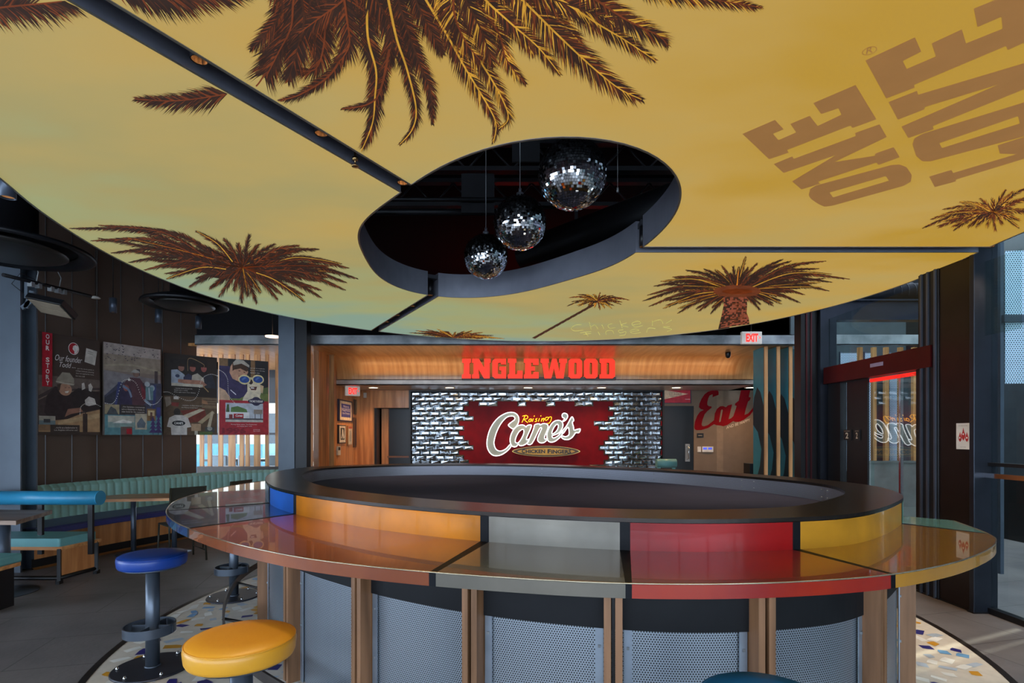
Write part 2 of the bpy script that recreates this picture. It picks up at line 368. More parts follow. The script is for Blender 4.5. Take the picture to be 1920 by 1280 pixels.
for i in range(4):
    for q in range(6):
        for j in range(14):
            A0, B0 = Vector(_tl[i]).lerp(Vector(_tl[i + 1]), q / 6), Vector(_tr[i]).lerp(Vector(_tr[i + 1]), q / 6); A1, B1 = Vector(_tl[i]).lerp(Vector(_tl[i + 1]), (q + 1) / 6), Vector(_tr[i]).lerp(Vector(_tr[i + 1]), (q + 1) / 6)
            pprint([A0.lerp(B0, j / 14), A0.lerp(B0, (j + 1) / 14), A1.lerp(B1, (j + 1) / 14), A1.lerp(B1, j / 14)], rp.choice((6, 6, 6, 1, 1, 2) if j > 4 else (6, 1, 0, 1, 6)), .008)
crown((1862, 396), [(1729, 427), (1745, 410), (1768, 391), (1800, 377), (1839, 371), (1885, 355), (1925, 350), (1960, 370), (1960, 410), (1910, 425), (1866, 431), (1830, 424), (1788, 430), (1760, 425)], 14, mats=(0, 1, 2, 2, 3), spread=.1)
crown((1121, 563), [(1063, 573), (1067, 557), (1084, 551), (1099, 551), (1125, 548), (1150, 553), (1165, 557), (1180, 561), (1165, 570), (1147, 577), (1125, 579), (1100, 577), (1085, 573)], 7, mats=(0, 1, 2, 3))
for i in range(12):
    a, b = Vector((1113, 570)).lerp(Vector((990, 639)), i / 12), Vector((1113, 570)).lerp(Vector((990, 639)), (i + 1) / 12); pprint([a + Vector((-2, -1)), a + Vector((2, 1)), b + Vector((3, 1)), b + Vector((-3, -1))], 1, .007)
crown((850, 632), [(768, 623), (780, 619), (800, 617), (820, 616), (840, 621), (870, 620), (885, 619), (905, 622), (925, 628), (945, 634), (900, 634), (800, 632)], 7, mats=(0, 1, 2, 3), sag=.02)
# printed lettering ONE LOVE with the registered mark
Z3 = lambda L: [(1280 + x / 2.56, y / 2.56) for x, y in L]
def plet(loops, pan, mi=4, dz=.0025): lets[pan].poly(loops, lambda x, y, d: lensp(x, y, dz), 0, mi)
plet([Z3([(287, 640), (443, 573), (485, 618), (433, 640), (460, 670), (545, 633), (517, 592), (610, 553), (648, 602), (762, 548), (748, 517), (665, 545), (627, 492), (830, 405), (930, 570), (815, 612), (805, 600), (500, 718), (510, 730), (415, 762)])], 2)
plet([Z3([(437, 785), (527, 748), (533, 760), (832, 650), (826, 636), (945, 594), (980, 655), (730, 775), (925, 745), (922, 735), (1013, 704), (1042, 752), (940, 790), (930, 778), (650, 870), (660, 880), (570, 907), (525, 868), (735, 742), (485, 828)])], 2)
plet([Z3([(605, 935), (612, 905), (640, 888), (1000, 790), (1040, 787), (1075, 800), (1100, 838), (1095, 870), (1060, 890), (720, 985), (680, 990), (648, 975), (615, 952)]), Z3([(705, 922), (975, 843), (990, 865), (722, 945)])], 2)
plet([Z3([(877, 287), (1115, 176), (1145, 245), (1057, 290), (1075, 328), (1215, 268), (1195, 205), (1340, 138), (1360, 205), (1535, 135), (1530, 78), (1415, 127), (1397, 38), (1640, -60), (1720, -90), (1720, 165), (1560, 238), (1552, 218), (1110, 405), (1115, 418), (977, 470)])], 2)
plet([Z3([(988, 487), (1125, 433), (1130, 452), (1740, 270), (1740, 385), (1200, 603), (1205, 618), (1083, 660), (1050, 605), (1515, 403), (1160, 512), (1162, 522), (1033, 572)])], 2)
plet([Z3([(1103, 690), (1112, 662), (1150, 640), (1640, 488), (1740, 475), (1740, 625), (1640, 652), (1190, 772), (1150, 772), (1120, 745)]), Z3([(1232, 685), (1610, 555), (1618, 590), (1245, 708)])], 2)
plet([Z3([(1183, 845), (1290, 813), (1298, 828), (1600, 738), (1522, 735), (1512, 695), (1700, 635), (1720, 735), (1310, 860), (1313, 868), (1210, 896)])], 2)
_e = lambda a, b: Z3([(897 + a * math.cos(t) - 4 * math.sin(t), 241 - a * .22 * math.cos(t) + b * math.sin(t)) for t in [2 * PI * i / 28 for i in range(28)]])
plet([_e(36, 20), _e(32, 17)], 2)
text(lets[2], 'R', lambda x, y, d: lensp(*Z3([(880 + x * 32 + y * 5, 258 - y * 30 - x * 10)])[0]), 0, 0, 1, 1, 4, bold=.01)
def stroke(mb, pts, fn, w, mi=0, d=0, cat=True):
    P = catmull([Vector(p) for p in pts], 5, False) if cat and len(pts) > 2 else [Vector(p) for p in pts]
    A, B = [], []
    for i, p in enumerate(P):
        t = (P[min(i + 1, len(P) - 1)] - P[max(i - 1, 0)]); t = t.normalized() if t.length else Vector((1, 0)); nn = Vector((-t.y, t.x)) * w / 2
        A.append(fn(*(p + nn), d)); B.append(fn(*(p - nn), d))
    mb.strip(A, B, mi)
ZH = lambda x, y: (640 + x / 2.743, 240 + y / 2.743)
hand = [[(1235, 1010), (1205, 1012), (1182, 1028), (1200, 1042), (1245, 1038)], [(1275, 995), (1285, 1036)], [(1285, 1020), (1305, 1012), (1320, 1033)], [(1340, 1010), (1350, 1032)], [(1395, 1004), (1372, 1012), (1380, 1028), (1410, 1025)], [(1432, 988), (1445, 1028)], [(1468, 1000), (1440, 1012), (1475, 1022)], [(1500, 1012), (1540, 1003), (1525, 992), (1495, 1003), (1510, 1022), (1550, 1014)], [(1600, 1015), (1600, 990)], [(1600, 995), (1640, 985), (1655, 1005)], [(1670, 1003), (1700, 985)],
        [(1228, 1052), (1285, 1045)], [(1255, 1050), (1270, 1070)], [(1245, 1060), (1285, 1055)], [(1320, 1045), (1330, 1064)], [(1362, 1062), (1362, 1044), (1392, 1040), (1402, 1058)], [(1450, 1036), (1425, 1040), (1435, 1052), (1462, 1045), (1458, 1062), (1430, 1066)], [(1490, 1045), (1530, 1040), (1512, 1032), (1485, 1042), (1500, 1055), (1540, 1050)], [(1570, 1050), (1580, 1028), (1615, 1030)], [(1690, 1020), (1655, 1022), (1700, 1034), (1675, 1045)]]
for h_ in hand: stroke(lets[0], [ZH(*p) for p in h_], lambda x, y, d: lensp(x, y, .003), 1.1, 5)
LB = []
for k in range(3):
    inn, out = sector(k); lp = inn + out[::-1]
    cxy = pol(2.6, R(120 * k + 60))
    t = thing('ceiling_lightbox', ['backlit ceiling panel with palm prints, the %s of the oval canopy' % names[0], 'backlit greenish ceiling panel with one large palm crown, the left third of the oval canopy', 'backlit ochre ceiling panel with big palm fronds and ONE LOVE lettering'][k], 'ceiling light', (cxy[0], cxy[1], LZ), 'backlit ceiling panels'); LB.append(t)
    MB().poly([lp], lambda x, y, d: Vector((x, y, LZ + d)), 0, 0).build('printed_fabric', M_fab, t, fix=False)
    b = MB(); n_ = len(lp); b.strip([Vector((x, y, LZ - .006)) for x, y in lp], [Vector((x, y, LZ + LT)) for x, y in lp], 0, True)
    b.poly([lp], lambda x, y, d: Vector((x, y, LZ + LT)), 0, 0); b.build('frame', M_grey, t)
    lo = offset([Vector(p) for p in lp], -.008)
    lo2 = offset([Vector(p) for p in lp], .006)
    MB().strip(v3(lo, LZ - .007), v3(lo2, LZ - .007), closed=True).build('trim', mat('trim_grey', '#8a8578', .4, .6), t)
    prints[k].build('palm_print', PRT, t, fix=False)
    if lets[k].v: lets[k].build('printed_lettering', PRT, t, fix=False)
# slot channels with downlights
M_cup = mat('light_cup', '#c98a50', .5, emis=.25)
M_glow = mat('lamp_glow', '#ffdcae', .5, emis=9, ecol='#ffd9a6')
M_amber = mat('dim_amber_lamp', '#b07a48', .5, emis=.35)
for a, nm, lim in ((0, 'right', 4.05), (120, 'far left', 3.95), (240, 'near left', 3.7)):
    u = Vector((math.cos(R(a)), math.sin(R(a)))); r0 = four(CO_H, R(a)) + .0
    t = thing('light_channel', 'dark metal channel in the %s slot between the backlit ceiling panels' % nm, 'ceiling channel', (LC.x + u.x * 2, LC.y + u.y * 2, LZ + .2), 'channels between ceiling panels')
    rm = four(CO_O, R(a)); cen = LC + u * ((r0 + rm) / 2)
    MB().box((cen.x, cen.y, LZ + .21), (rm - r0, .118, .04), rz=R(a)).build('channel', mat('channel_grey', '#3e4048', .45, .4), t)
def downlight(p, label, glow, r=.036, h=.14, cut=.02):
    t = thing('downlight', label, 'ceiling spotlight', p, 'round spotlights in the canopy slots')
    MB().lathe(p, [(r * .86, .03), (r * .86, 0), (r, 0), (r, h)], 24).build('housing', M_black, t)
    MB().lathe(p, [(0.001, .03), (r * .86, .03), (r * .86, .002)], 24, cap=False).build('reflector', M_cup, t)
    MB().lathe(p, [(.001, .027), (r * .55, .027)], 20, cap=False).build('lamp', glow, t)
    return t
def slot_pt(px, py): return lensp(px, py, -.02)
for px, py, g, lb in ((375, 121, 1, 'lit spotlight nearest the camera in the near left canopy slot'), (592, 262, 1, 'second lit spotlight along the near left canopy slot'), (741, 353, 1, 'spotlight at the oval opening end of the near left canopy slot'),
                      (809, 557, 0, 'spotlight at the lower left rim of the oval opening'), (774, 577, 0, 'first spotlight from the opening in the far left canopy slot'), (747, 594, 0, 'middle spotlight in the far left canopy slot'), (724, 606, 0, 'outermost spotlight in the far left canopy slot'),
                      (1206, 468, 0, 'spotlight at the right rim of the oval opening'), (1334, 467, 0, 'first spotlight from the opening in the right canopy slot'), (1466, 467, 0, 'second spotlight from the opening in the right canopy slot'), (1600, 467, 0, 'third spotlight from the opening in the right canopy slot'), (1733, 466, 0, 'fourth spotlight from the opening in the right canopy slot'), (1864, 464, 0, 'outermost spotlight of the right canopy slot by the steel column')):
    p = lensp(px, py, 0); q = Vector((p.x, p.y)) - LC
    for a in (0, 120, 240):
        u = Vector((math.cos(R(a)), math.sin(R(a))))
        if q.dot(u) > 0 and abs(q.x * u.y - q.y * u.x) < .2: s = LC + u * q.dot(u); p = Vector((s.x, s.y, LZ + .02))
    t = downlight(p, lb, M_glow if g else M_amber, h=.17)
    if True:
        l = bpy.data.lights.new('lamp_light', 'SPOT'); l.energy = 25; l.color = hx('#ffd2a0')[:3]; l.spot_size = R(60); l.spot_blend = .6; l.shadow_soft_size = .03
        o = bpy.data.objects.new('lamp_light', l); COL.objects.link(o); o.parent = t; o.location = (0, 0, .0)
t = thing('sprinkler_head', 'brass fire sprinkler in the near left canopy slot', 'sprinkler', slot_pt(666, 300))
p = slot_pt(666, 300)
MB().lathe(p + Vector((0, 0, -.05)), [(.006, .22), (.006, .05), (.016, .045), (.016, .03), (.004, .028), (.004, .0), (.02, -.002), (.02, -.008), (.001, -.01)], 16).build('head', mat('brass', '#a88858', .3, 1), t)

# ------------------------------------------------------------------ mirror balls
def disco(p, r, label, seed, ztop):
    t = thing('mirror_ball', label, 'disco ball', (p[0], p[1], p[2]), 'mirror balls in the canopy opening')
    rg = random.Random(seed); MB().lathe(p, [(max(.0005, (r - .006) * math.sin(PI * i / 24)), -(r - .006) * math.cos(PI * i / 24)) for i in range(25)], 48, cap=False).build('core', mat('ball_core', '#232327', .5), t)
    b = MB(); rows = 40
    for i in range(rows):
        la = PI * (i + .5) / rows; n = max(4, int(2 * PI * math.sin(la) / (PI / rows))); h = r * PI / rows * .44
        for j in range(n):
            lo = 2 * PI * (j + .5 * (i % 2)) / n
            d = Vector((math.sin(la) * math.cos(lo), math.sin(la) * math.sin(lo), math.cos(la)))
            e1 = Vector((-math.sin(lo), math.cos(lo), 0)); e2 = d.cross(e1)
            tl = d + e1 * rg.gauss(0, .09) + e2 * rg.gauss(0, .09); tl.normalize(); f1 = e1 - tl * e1.dot(tl); f2 = e2 - tl * e2.dot(tl)
            w = r * PI * math.sin(la) / n * .9; c = Vector(p) + d * r
            b.add([c - f1 * w - f2 * h, c + f1 * w - f2 * h, c + f1 * w + f2 * h, c - f1 * w + f2 * h], [(0, 1, 2, 3)], 0)
    b.build('mirror_tiles', mat('mirror_tile', '#e8ecf0', .03, 1, var=.02), t, fix=False)
    MB().cyl((p[0], p[1], p[2] + r - .01), (p[0], p[1], p[2] + r + .03), .03).cyl((p[0], p[1], p[2] + r + .03), (p[0], p[1], p[2] + r + .07), .012).build('motor_cap', M_grey, t)
    MB().cyl((p[0], p[1], p[2] + r + .06), (p[0], p[1], ztop), .004, 6).build('cable', M_galv, t)
disco(at(1073, 327, 3.54), .226, 'largest looking mirror ball, nearest, upper right in the oval opening', 1, 4.75)
disco(at(975, 418, 4.56), .226, 'middle mirror ball in the oval ceiling opening', 2, 4.75)
disco(at(911, 481, 5.5), .226, 'smallest looking mirror ball, farthest, lower left in the oval opening', 3, 4.75)

# ------------------------------------------------------------------ dark upper ceiling, ducts, pipes
struct(MB().bx((-9, -6, 4.8), (4.3, 15, 4.9)).bx((4.3, 10.0, 4.8), (7.6, 15, 4.9)).build('ceiling', M_dark))
M_duct = mat('dark_duct', '#1c1d21', .45, .5)
for i, y in enumerate((3.2, 4.1, 5.0, 5.9, 6.8)):
    b = MB().bx((-4.5, y - .05, 4.45), (4.5, y + .05, 4.5)).bx((-4.5, y - .05, 4.75), (4.5, y + .05, 4.8))
    for k in range(18): x = -4.5 + k * .5; b.cyl((x, y, 4.48), (x + .25, y, 4.76), .012, 6).cyl((x + .25, y, 4.76), (x + .5, y, 4.48), .012, 6)
    tag(b.build('roof_joist', M_duct), 'black open web roof joist seen through the oval opening', 'roof joist', 'roof joists above the opening')
tag(MB().cyl((.2, 7.6, 4.1), (2.6, 5.0, 4.1), .22, 28).bx((.8, 6.8, 4.2), (.84, 6.84, 4.79)).bx((2.0, 5.6, 4.2), (2.04, 5.64, 4.79)).build('air_duct', M_duct), 'fat black round duct crossing behind the mirror balls', 'duct')
tag(MB().cyl((-3, 5.75, 3.95), (.2, 5.75, 3.95), .035, 12).cyl((-3, 5.55, 4.0), (.2, 5.55, 4.0), .02, 10).build('ceiling_pipes', M_duct), 'pair of dark pipes across the lower left of the oval opening', 'pipes')
tag(MB().bx(at(865, 325, 5.6), at(927, 400, 5.62)).build('junction_plate', M_duct), 'dark square plate above the middle mirror ball', 'ceiling plate')
tag(MB().bx(at(960, 262, 4.9), at(1012, 305, 4.92)).build('junction_plate', M_duct), 'dark square plate behind the nearest mirror ball', 'ceiling plate')
tag(MB().cyl(at(1158, 255, 4.4), at(1158, 352, 4.4), .003, 6).cyl(at(1158, 352, 4.4), at(1158, 360, 4.4), .01, 8).cyl(at(1158, 255, 4.4), (at(1158, 255, 4.4).x, 4.4, 4.8), .003, 6).build('hanging_wire', M_galv), 'thin wire with a hook right of the nearest mirror ball', 'wire')
cr_ = [(-3.0, 1.2), (-3.6, 2.6), (-4.0, 4.0), (-4.15, 5.3), (-4.0, 6.4), (-3.5, 7.4), (-2.8, 8.2)]
P = catmull([Vector(p) for p in cr_], 8, False)
tag(MB().tube(v3([p + Vector((.05, .1)) for p in P], 4.1), .2, 24).build('curved_duct', M_duct), 'long black curved duct following the left edge of the oval canopy', 'duct')
def diffuser(c, r, label):
    t = thing('air_diffuser', label, 'ceiling vent', c, 'round black air diffusers')
    MB().lathe(c, [(r * .35, 4.79 - c[2]), (r * .35, .12), (r * .62, .1), (r * .98, .03), (r, 0), (r * .95, -.012), (r * .8, .03), (r * .78, .05)], 48, cap=False).build('cone', M_duct, t)
    MB().lathe(c, [(.001, -.03), (r * .6, -.03), (r * .68, -.01), (r * .68, .01), (.001, .02)], 48).build('disc', mat('diffuser_disc', '#2b2927', .4, .4), t)
diffuser(at(348, 572, 6.9), .5, 'round black air diffuser above the story posters')
diffuser(at(10, 468, 5.0), .68, 'round black air diffuser at the left photo edge')
for px, py, Y, lb in ((212, 586, 7.0, 'leftmost of the small pendant spotlights by the story posters'), (297, 605, 7.6, 'middle small pendant spotlight by the story posters'), (372, 616, 8.2, 'small pendant spotlight just left of the galvanized beam'), (15, 371, 3.5, 'pendant spotlight beside the canopy at the left photo edge')):
    p = at(px, py, Y); t = thing('pendant_spotlight', lb, 'pendant light', p, 'cylinder pendant lights')
    MB().lathe(p, [(.038, .015), (.038, 0), (.043, 0), (.043, .19), (.008, .2)], 20).build('housing', M_steel, t)
    MB().cyl(p + Vector((0, 0, .19)), (p.x, p.y, 4.8), .006, 6).build('stem', M_duct, t)
    MB().lathe(p, [(.001, .012), (.038, .012)], 20, cap=False).build('lamp', M_amber, t)
p = at(179, 558, 7.0); t = thing('disc_pendant', 'small pale disc pendant left of the cylinder pendants', 'pendant light', p)
MB().lathe(p, [(.001, -.012), (.05, -.01), (.055, 0), (.03, .018), (.001, .02)], 24).build('shade', M_white, t); MB().cyl(p + Vector((0, 0, .015)), (p.x, p.y, 4.8), .004, 6).build('stem', M_duct, t)
# rigging bar and floodlight at upper left
a, b_ = at(6, 515, 5.5), at(170, 555, 6.6); t = thing('rigging_bar', 'black rigging bar with clamps under the left air diffuser', 'lighting bar', a)
MB().cyl(a, b_, .02, 12).build('bar', M_black, t)
for f in (.34, .6):
    q = a.lerp(b_, f); MB().tube([q + Vector((0, 0, .02)), q + Vector((.02, 0, .12)), q + Vector((-.02, 0, .2)), q + Vector((0, 0, .3))], .006, 6).build('hanging_chain', M_galv, t)
for f in (.28, .36, .5, .58, .65):
    q = a.lerp(b_, f); MB().box(q - Vector((0, 0, .03)), (.05, .04, .05)).build('clamp', M_galv, t)
c = at(98, 574, 5.9); t = thing('floodlight', 'tilted rectangular floodlight with two beige lenses hanging below the rigging bar', 'floodlight', c)
Mx = Matrix.Rotation(R(12), 4, 'Y') @ Matrix.Rotation(R(-28), 4, 'X')
MB().box(c, (.40, .26, .07), M=Mx).build('housing', M_black, t, bevel=.008)
for s_ in (-1, 1): MB().box(c + Mx @ Vector((0, s_ * .056, -.038)), (.35, .1, .008), M=Mx).build('lens', mat('flood_lens', '#8a7c6a', .35), t)
MB().box(c + Vector((-.2, -.06, .06)), (.05, .02, .2), M=Matrix.Rotation(R(20), 4, 'Y')).box(c + Vector((-.22, -.07, .16)), (.035, .02, .18)).box(c + Vector((-.23, -.06, .0)), (.12, .02, .05), M=Matrix.Rotation(R(-35), 4, 'Y')).build('bracket', M_bluesteel, t)
q_ = c + Vector((-.1, 0, .25)); MB().tube([q_, q_ + Vector((-.25, 0, .12)), q_ + Vector((-.35, 0, 0)), q_ + Vector((-.2, 0, -.12)), q_ + Vector((-.05, 0, -.13))], .004, 6).build('power_cable', M_black, t)

# ------------------------------------------------------------------ counter
HR, HC = 1.19, 1.05
ring_pts = [(2.06, 2.86), (1.61, 2.47), (1.2, 2.32), (.73, 2.28), (.25, 2.37), (-.22, 2.54), (-.65, 2.78), (-1.0, 3.04), (-1.34, 3.34), (-1.70, 3.78), (-2.08, 4.5), (-2.32, 5.25), (-2.3, 5.86), (-1.95, 6.35), (-1.3, 6.7), (-.54, 6.79), (.3, 6.6), (1.15, 6.1), (1.77, 5.54), (2.2, 4.93), (2.48, 4.35), (2.56, 3.8), (2.37, 3.25)]
RG = catmull([Vector(p) for p in ring_pts], 10)                    # clockwise seen from above
cnt_pts = [(2.58, 3.12), (2.41, 2.7), (2.27, 2.5), (2.03, 2.29), (1.7, 2.07), (1.33, 1.9), (.94, 1.81), (.57, 1.785), (.2, 1.82), (-.29, 1.94), (-.67, 2.08), (-.97, 2.24), (-1.35, 2.51), (-1.77, 2.89), (-2.07, 3.22), (-2.33, 3.6), (-2.58, 4.12), (-2.72, 4.76), (-2.76, 5.3), (-2.68, 5.85), (-2.4, 6.5), (-1.8, 7.0), (-1.0, 7.25), (-.2, 7.2)]
CT = catmull([Vector(p) for p in cnt_pts], 10, False)
def area2(P): return sum(P[i].x * P[(i + 1) % len(P)].y - P[(i + 1) % len(P)].x * P[i].y for i in range(len(P)))
sg = 1 if area2(RG) < 0 else -1
def roff(d): return offset(RG, -d * sg)         # positive = outward
assert (roff(.3)[0] - Vector((0, 4.5))).length > (RG[0] - Vector((0, 4.5))).length
RI = roff(-.285)
def smooth(P, it=12):
    for _ in range(it): P = [(P[i - 1] + P[i] * 2 + P[(i + 1) % len(P)]) / 4 for i in range(len(P))]
    return P
RI = smooth(RI)
def near(P, q): q = Vector(q); return min(range(len(P)), key=lambda i: (P[i] - q).length)
bar = thing('oval_bar', 'big oval bar with multicoloured resin counter, raised rim and perforated metal base', 'bar counter', (.1, 4.5, 0))
M_rim = mat('rim_metal', '#2c2623', .28, .7, var=.25, scale=3)
MB().strip(v3(RG, HR), v3(RI, HR), closed=True).strip(v3(RG, HR), v3(RG, HR - .018), closed=True).strip(v3(RI, HR), v3(RI, HR - .02), closed=True).strip(v3(RG, HR - .018), v3(roff(-.03), HR - .018), closed=True).build('rim', M_rim, bar)
def perf_mat(key, base, hole, sc, rough=.35, metal=.6):
    m = bpy.data.materials.new(key); m.use_nodes = True; MC[key] = m; n = m.node_tree.nodes; l = m.node_tree.links; p = n['Principled BSDF']
    uv = n.new('ShaderNodeUVMap'); sep = n.new('ShaderNodeSeparateXYZ'); l.new(uv.outputs[0], sep.inputs[0])
    def mth(op, a, b=0):
        q = n.new('ShaderNodeMath'); q.operation = op
        for i, v in enumerate((a, b)):
            if isinstance(v, (int, float)): q.inputs[i].default_value = v
            else: l.new(v, q.inputs[i])
        return q.outputs[0]
    u = mth('MULTIPLY', sep.outputs[0], 1 / sc); v = mth('MULTIPLY', sep.outputs[1], 1 / (sc * .866))
    row = mth('FLOOR', v); odd = mth('MODULO', row, 2); odd = mth('ABSOLUTE', odd)
    fu = mth('SUBTRACT', mth('FRACT', mth('ADD', u, mth('MULTIPLY', odd, .5))), .5); fv = mth('MULTIPLY', mth('SUBTRACT', mth('FRACT', v), .5), .866)
    d = mth('SQRT', mth('ADD', mth('MULTIPLY', fu, fu), mth('MULTIPLY', fv, fv))); h = mth('LESS_THAN', d, .3)
    mx = n.new('ShaderNodeMix'); mx.data_type = 'RGBA'; l.new(h, mx.inputs[0]); mx.inputs[6].default_value = hx(base); mx.inputs[7].default_value = hx(hole)
    l.new(mx.outputs[2], p.inputs['Base Color']); p.inputs['Roughness'].default_value = rough; l.new(mth('MULTIPLY', mth('SUBTRACT', 1, h), metal), p.inputs['Metallic'])
    return m
M_perf = perf_mat('perforated_metal', '#97a1ab', '#191b1f', .012)
M_perf2 = perf_mat('fine_perforated_metal', '#8b8d99', '#55565f', .009)
def uvstrip(A2, z0, z1, name, m, parent, closed=False, sm=True):
    """vertical band along a plan outline, with metre-true UVs"""
    k = len(A2); me = bpy.data.meshes.new(name); off = Vector(parent.location) if parent.get('_w') else Vector((0, 0, 0))
    P = list(A2) + ([A2[0]] if closed else []); L = [0]
    for i in range(1, len(P)): L.append(L[-1] + (P[i] - P[i - 1]).length)
    vs = [Vector((p.x, p.y, z0)) - off for p in P] + [Vector((p.x, p.y, z1)) - off for p in P]; k = len(P)
    fs = [(i, i + 1, i + 1 + k, i + k) for i in range(k - 1)]; me.from_pydata(vs, [], fs)
    u = me.uv_layers.new(name='UVMap')
    for f in me.polygons:
        f.use_smooth = sm
        for li in f.loop_indices:
            vi = me.loops[li].vertex_index; u.data[li].uv = (L[vi % k], z0 if vi < k else z1)
    me.materials.append(m); o = bpy.data.objects.new(name, me); COL.objects.link(o); o.parent = parent
    return o
uvstrip(RI, HR - .125, HR - .02, 'inner_rim_wall', M_perf2, bar, True)
MB().add(v3(RI, HR - .125), [tuple(range(len(RI)))]).build('inner_deck', mat('navy_deck', '#2e3552', .85, var=.05, spec=.15), bar)
for i in range(0, len(RI), 16):                                     # rivets in pairs on the inner rim wall
    for j in (0, 2):
        p = RI[(i + j) % len(RI)]; c = (p - Vector((.1, 4.5))).normalized()
        for z in (HR - .04, HR - .095): MB().lathe((p.x - c.x * .004, p.y - c.y * .004, z), [(.001, .005), (.004, .003), (.006, 0), (.004, -.003), (.001, -.005)], 8).build('rivet', M_galv, bar)
# coloured resin sections
cols = [('mint', '#7fb0a0', '#6a9a8c', '#6fa090'), ('yellow', '#a8741a', '#946414', '#ae7a1e'), ('red', '#84100a', '#98280c', '#860a0c'), ('grey', '#6b6458', '#585349', '#7f7a70'), ('orange', '#8a4616', '#70320e', '#b86e08'), ('blue', '#16356e', '#102650', '#2358a8'), ('teal', '#3f5d66', '#34464f', '#33566a')]
ctq = [(2.58, 3.12), (2.41, 2.7), (1.358, 1.887), (.405, 1.8), (-.284, 1.94), (-1.753, 2.87), (-2.28, 3.52), (-.2, 7.2)]
rgq = [(2.44, 3.3), (2.2, 2.98), (1.266, 2.31), (.47, 2.32), (-.127, 2.5), (-1.375, 3.38), (-1.77, 3.9), (-.1, 6.75)]
ci = [near(CT, q) for q in ctq]; ri_ = [near(RG, q) for q in rgq]; nR = len(RG)
for k in (0, 1):
    if ri_[k] > nR / 2: ri_[k] -= nR
def resamp(P, a, b, n, wrap=False):
    out = []
    for i in range(n + 1):
        s = a + (b - a) * i / n; j = math.floor(s); f = s - j
        p, q = (P[j % nR], P[(j + 1) % nR]) if wrap else (P[min(j, len(P) - 1)], P[min(j + 1, len(P) - 1)]); out.append(p.lerp(q, f))
    return out
TH = .05
M_seam = mat('resin_seam', '#0b0d12', .5, coat=0, spec=.15)
def resin(k, a, b): return mat('resin_' + k, a, .25, col2=b, coat=.6, scale=2.2, detail=6, spec=.4)
for k in range(7):
    nm, ca, cb, cs = cols[k]; n = 60 if k == 6 else 30
    i0, i1, j0, j1 = ci[k] + (.3 if k else 0), ci[k + 1] - .3, ri_[k] + (.45 if k else 0), ri_[k + 1] - .45
    A = resamp(CT, i0, i1, n); B = resamp(RG, j0, j1, n, True)
    top = MB().strip(v3(A, HC), v3(B, HC)).strip(v3(A, HC), v3(A, HC - TH)).strip(v3(A, HC - TH), v3(B, HC - TH)).strip([Vector((*B[0], HC)), Vector((*A[0], HC))], [Vector((*B[0], HC - TH)), Vector((*A[0], HC - TH))])
    o = top.build('countertop_section', resin(nm, ca, cb), bar); o['label'] = nm + ' glossy countertop section'
    o = MB().strip(v3(B, HC), v3(B, HR - .02), sm=True).build('upstand_section', mat('resin_up_' + nm, cs, .3, var=.28, coat=.22, scale=2.5, spec=.25), bar); o['label'] = nm + ' glossy upstand section'
    if k:
        A = resamp(CT, ci[k] - .3, ci[k] + .3, 2); B = resamp(RG, ri_[k] - .45, ri_[k] + .45, 2, True)
        MB().strip(v3(A, HC), v3(B, HC)).strip(v3(A, HC), v3(A, HC - TH)).strip(v3(B, HC), v3(B, HR - .02)).build('seam', M_seam, bar)
# metal bead along the counter edge
MB().tube(v3(CT, HC + .0005), .003, 6).build('edge_bead', mat('edge_bead', '#b5aa92', .15, .8), bar)
# base: posts in pairs, dark fascia, perforated panels
BP = roff(-.03); base_px = [491, 551, 676, 880, 1157, 1428, 1640, 1704]; idx = []
BO = roff(.015)
for px in base_px:
    idx.append(min((i for i in range(nR) if BO[i].y < 4.6), key=lambda i: abs(960 + 1000 * BO[i].x / BO[i].y - px)))
idx = sorted(set(idx)); rest = []
i = max(idx); lo = min(idx)
step = 15
full = idx + list(range(max(idx) + step, nR + lo - step // 2, step))
z1 = HC - TH; M_fascia = mat('dark_fascia', '#131417', .6, 0, spec=.2); M_flange = mat('flange_metal', '#8f9aa6', .35, .6)
for a_, b2 in zip(full, full[1:] + [full[0] + nR]):
    seg = [BP[i % nR] for i in range(a_, b2 + 1)]
    uvstrip(seg, 0.0, .72, 'perforated_panel', M_perf, bar)
    f1 = [roff(-.012)[i % nR] for i in range(a_, b2 + 1)]
    MB().strip(v3(f1, .7), v3(f1, z1)).strip(v3(f1, .7), v3(seg, .7)).build('fascia_panel', M_fascia, bar)
_bo = {d: roff(d) for d in (.0, .03, -.02)}
for i in full:
    p = BO[i % nR]; t_ = (BO[(i + 1) % nR] - BO[i - 1 if i < nR else (i - 1) % nR]).normalized(); nr = Vector((t_.y, -t_.x)) * (-sg); ang = math.atan2(t_.y, t_.x)
    for s_ in (-1, 1):
        q = p + t_ * s_ * .024; MB().box((q.x, q.y, z1 / 2), (.03, .085, z1), rz=ang).build('post', M_post, bar)
        q = p + t_ * s_ * .062 - nr * .035; MB().box((q.x, q.y, .35), (.036, .006, .70), rz=ang).build('flange', M_flange, bar)
        for z in (.36, .62): MB().box((q.x + nr.x * .005, q.y + nr.y * .005, z), (.012, .01, .012), rz=ang).build('bolt', M_galv, bar)
    MB().box((p.x - nr.x * .01, p.y - nr.y * .01, z1 / 2), (.012, .05, z1), rz=ang).build('spacer_fin', M_black, bar)
FR = roff(.3); k0 = near(FR, (-2.3, 4.3)); k1 = near(FR, (-1.3, 2.75)); ks = range(min(k0, k1), max(k0, k1) + 40)
FP = [FR[i % nR] for i in ks]; FQ = offset(FP, .015, False)
MB().strip(v3(FP, .17), v3(FP, .23)).strip(v3(FQ, .17), v3(FQ, .23)).strip(v3(FP, .23), v3(FQ, .23)).strip(v3(FP, .17), v3(FQ, .17)).build('foot_rail', mat('rail_steel', '#4a4644', .35, .7), bar)
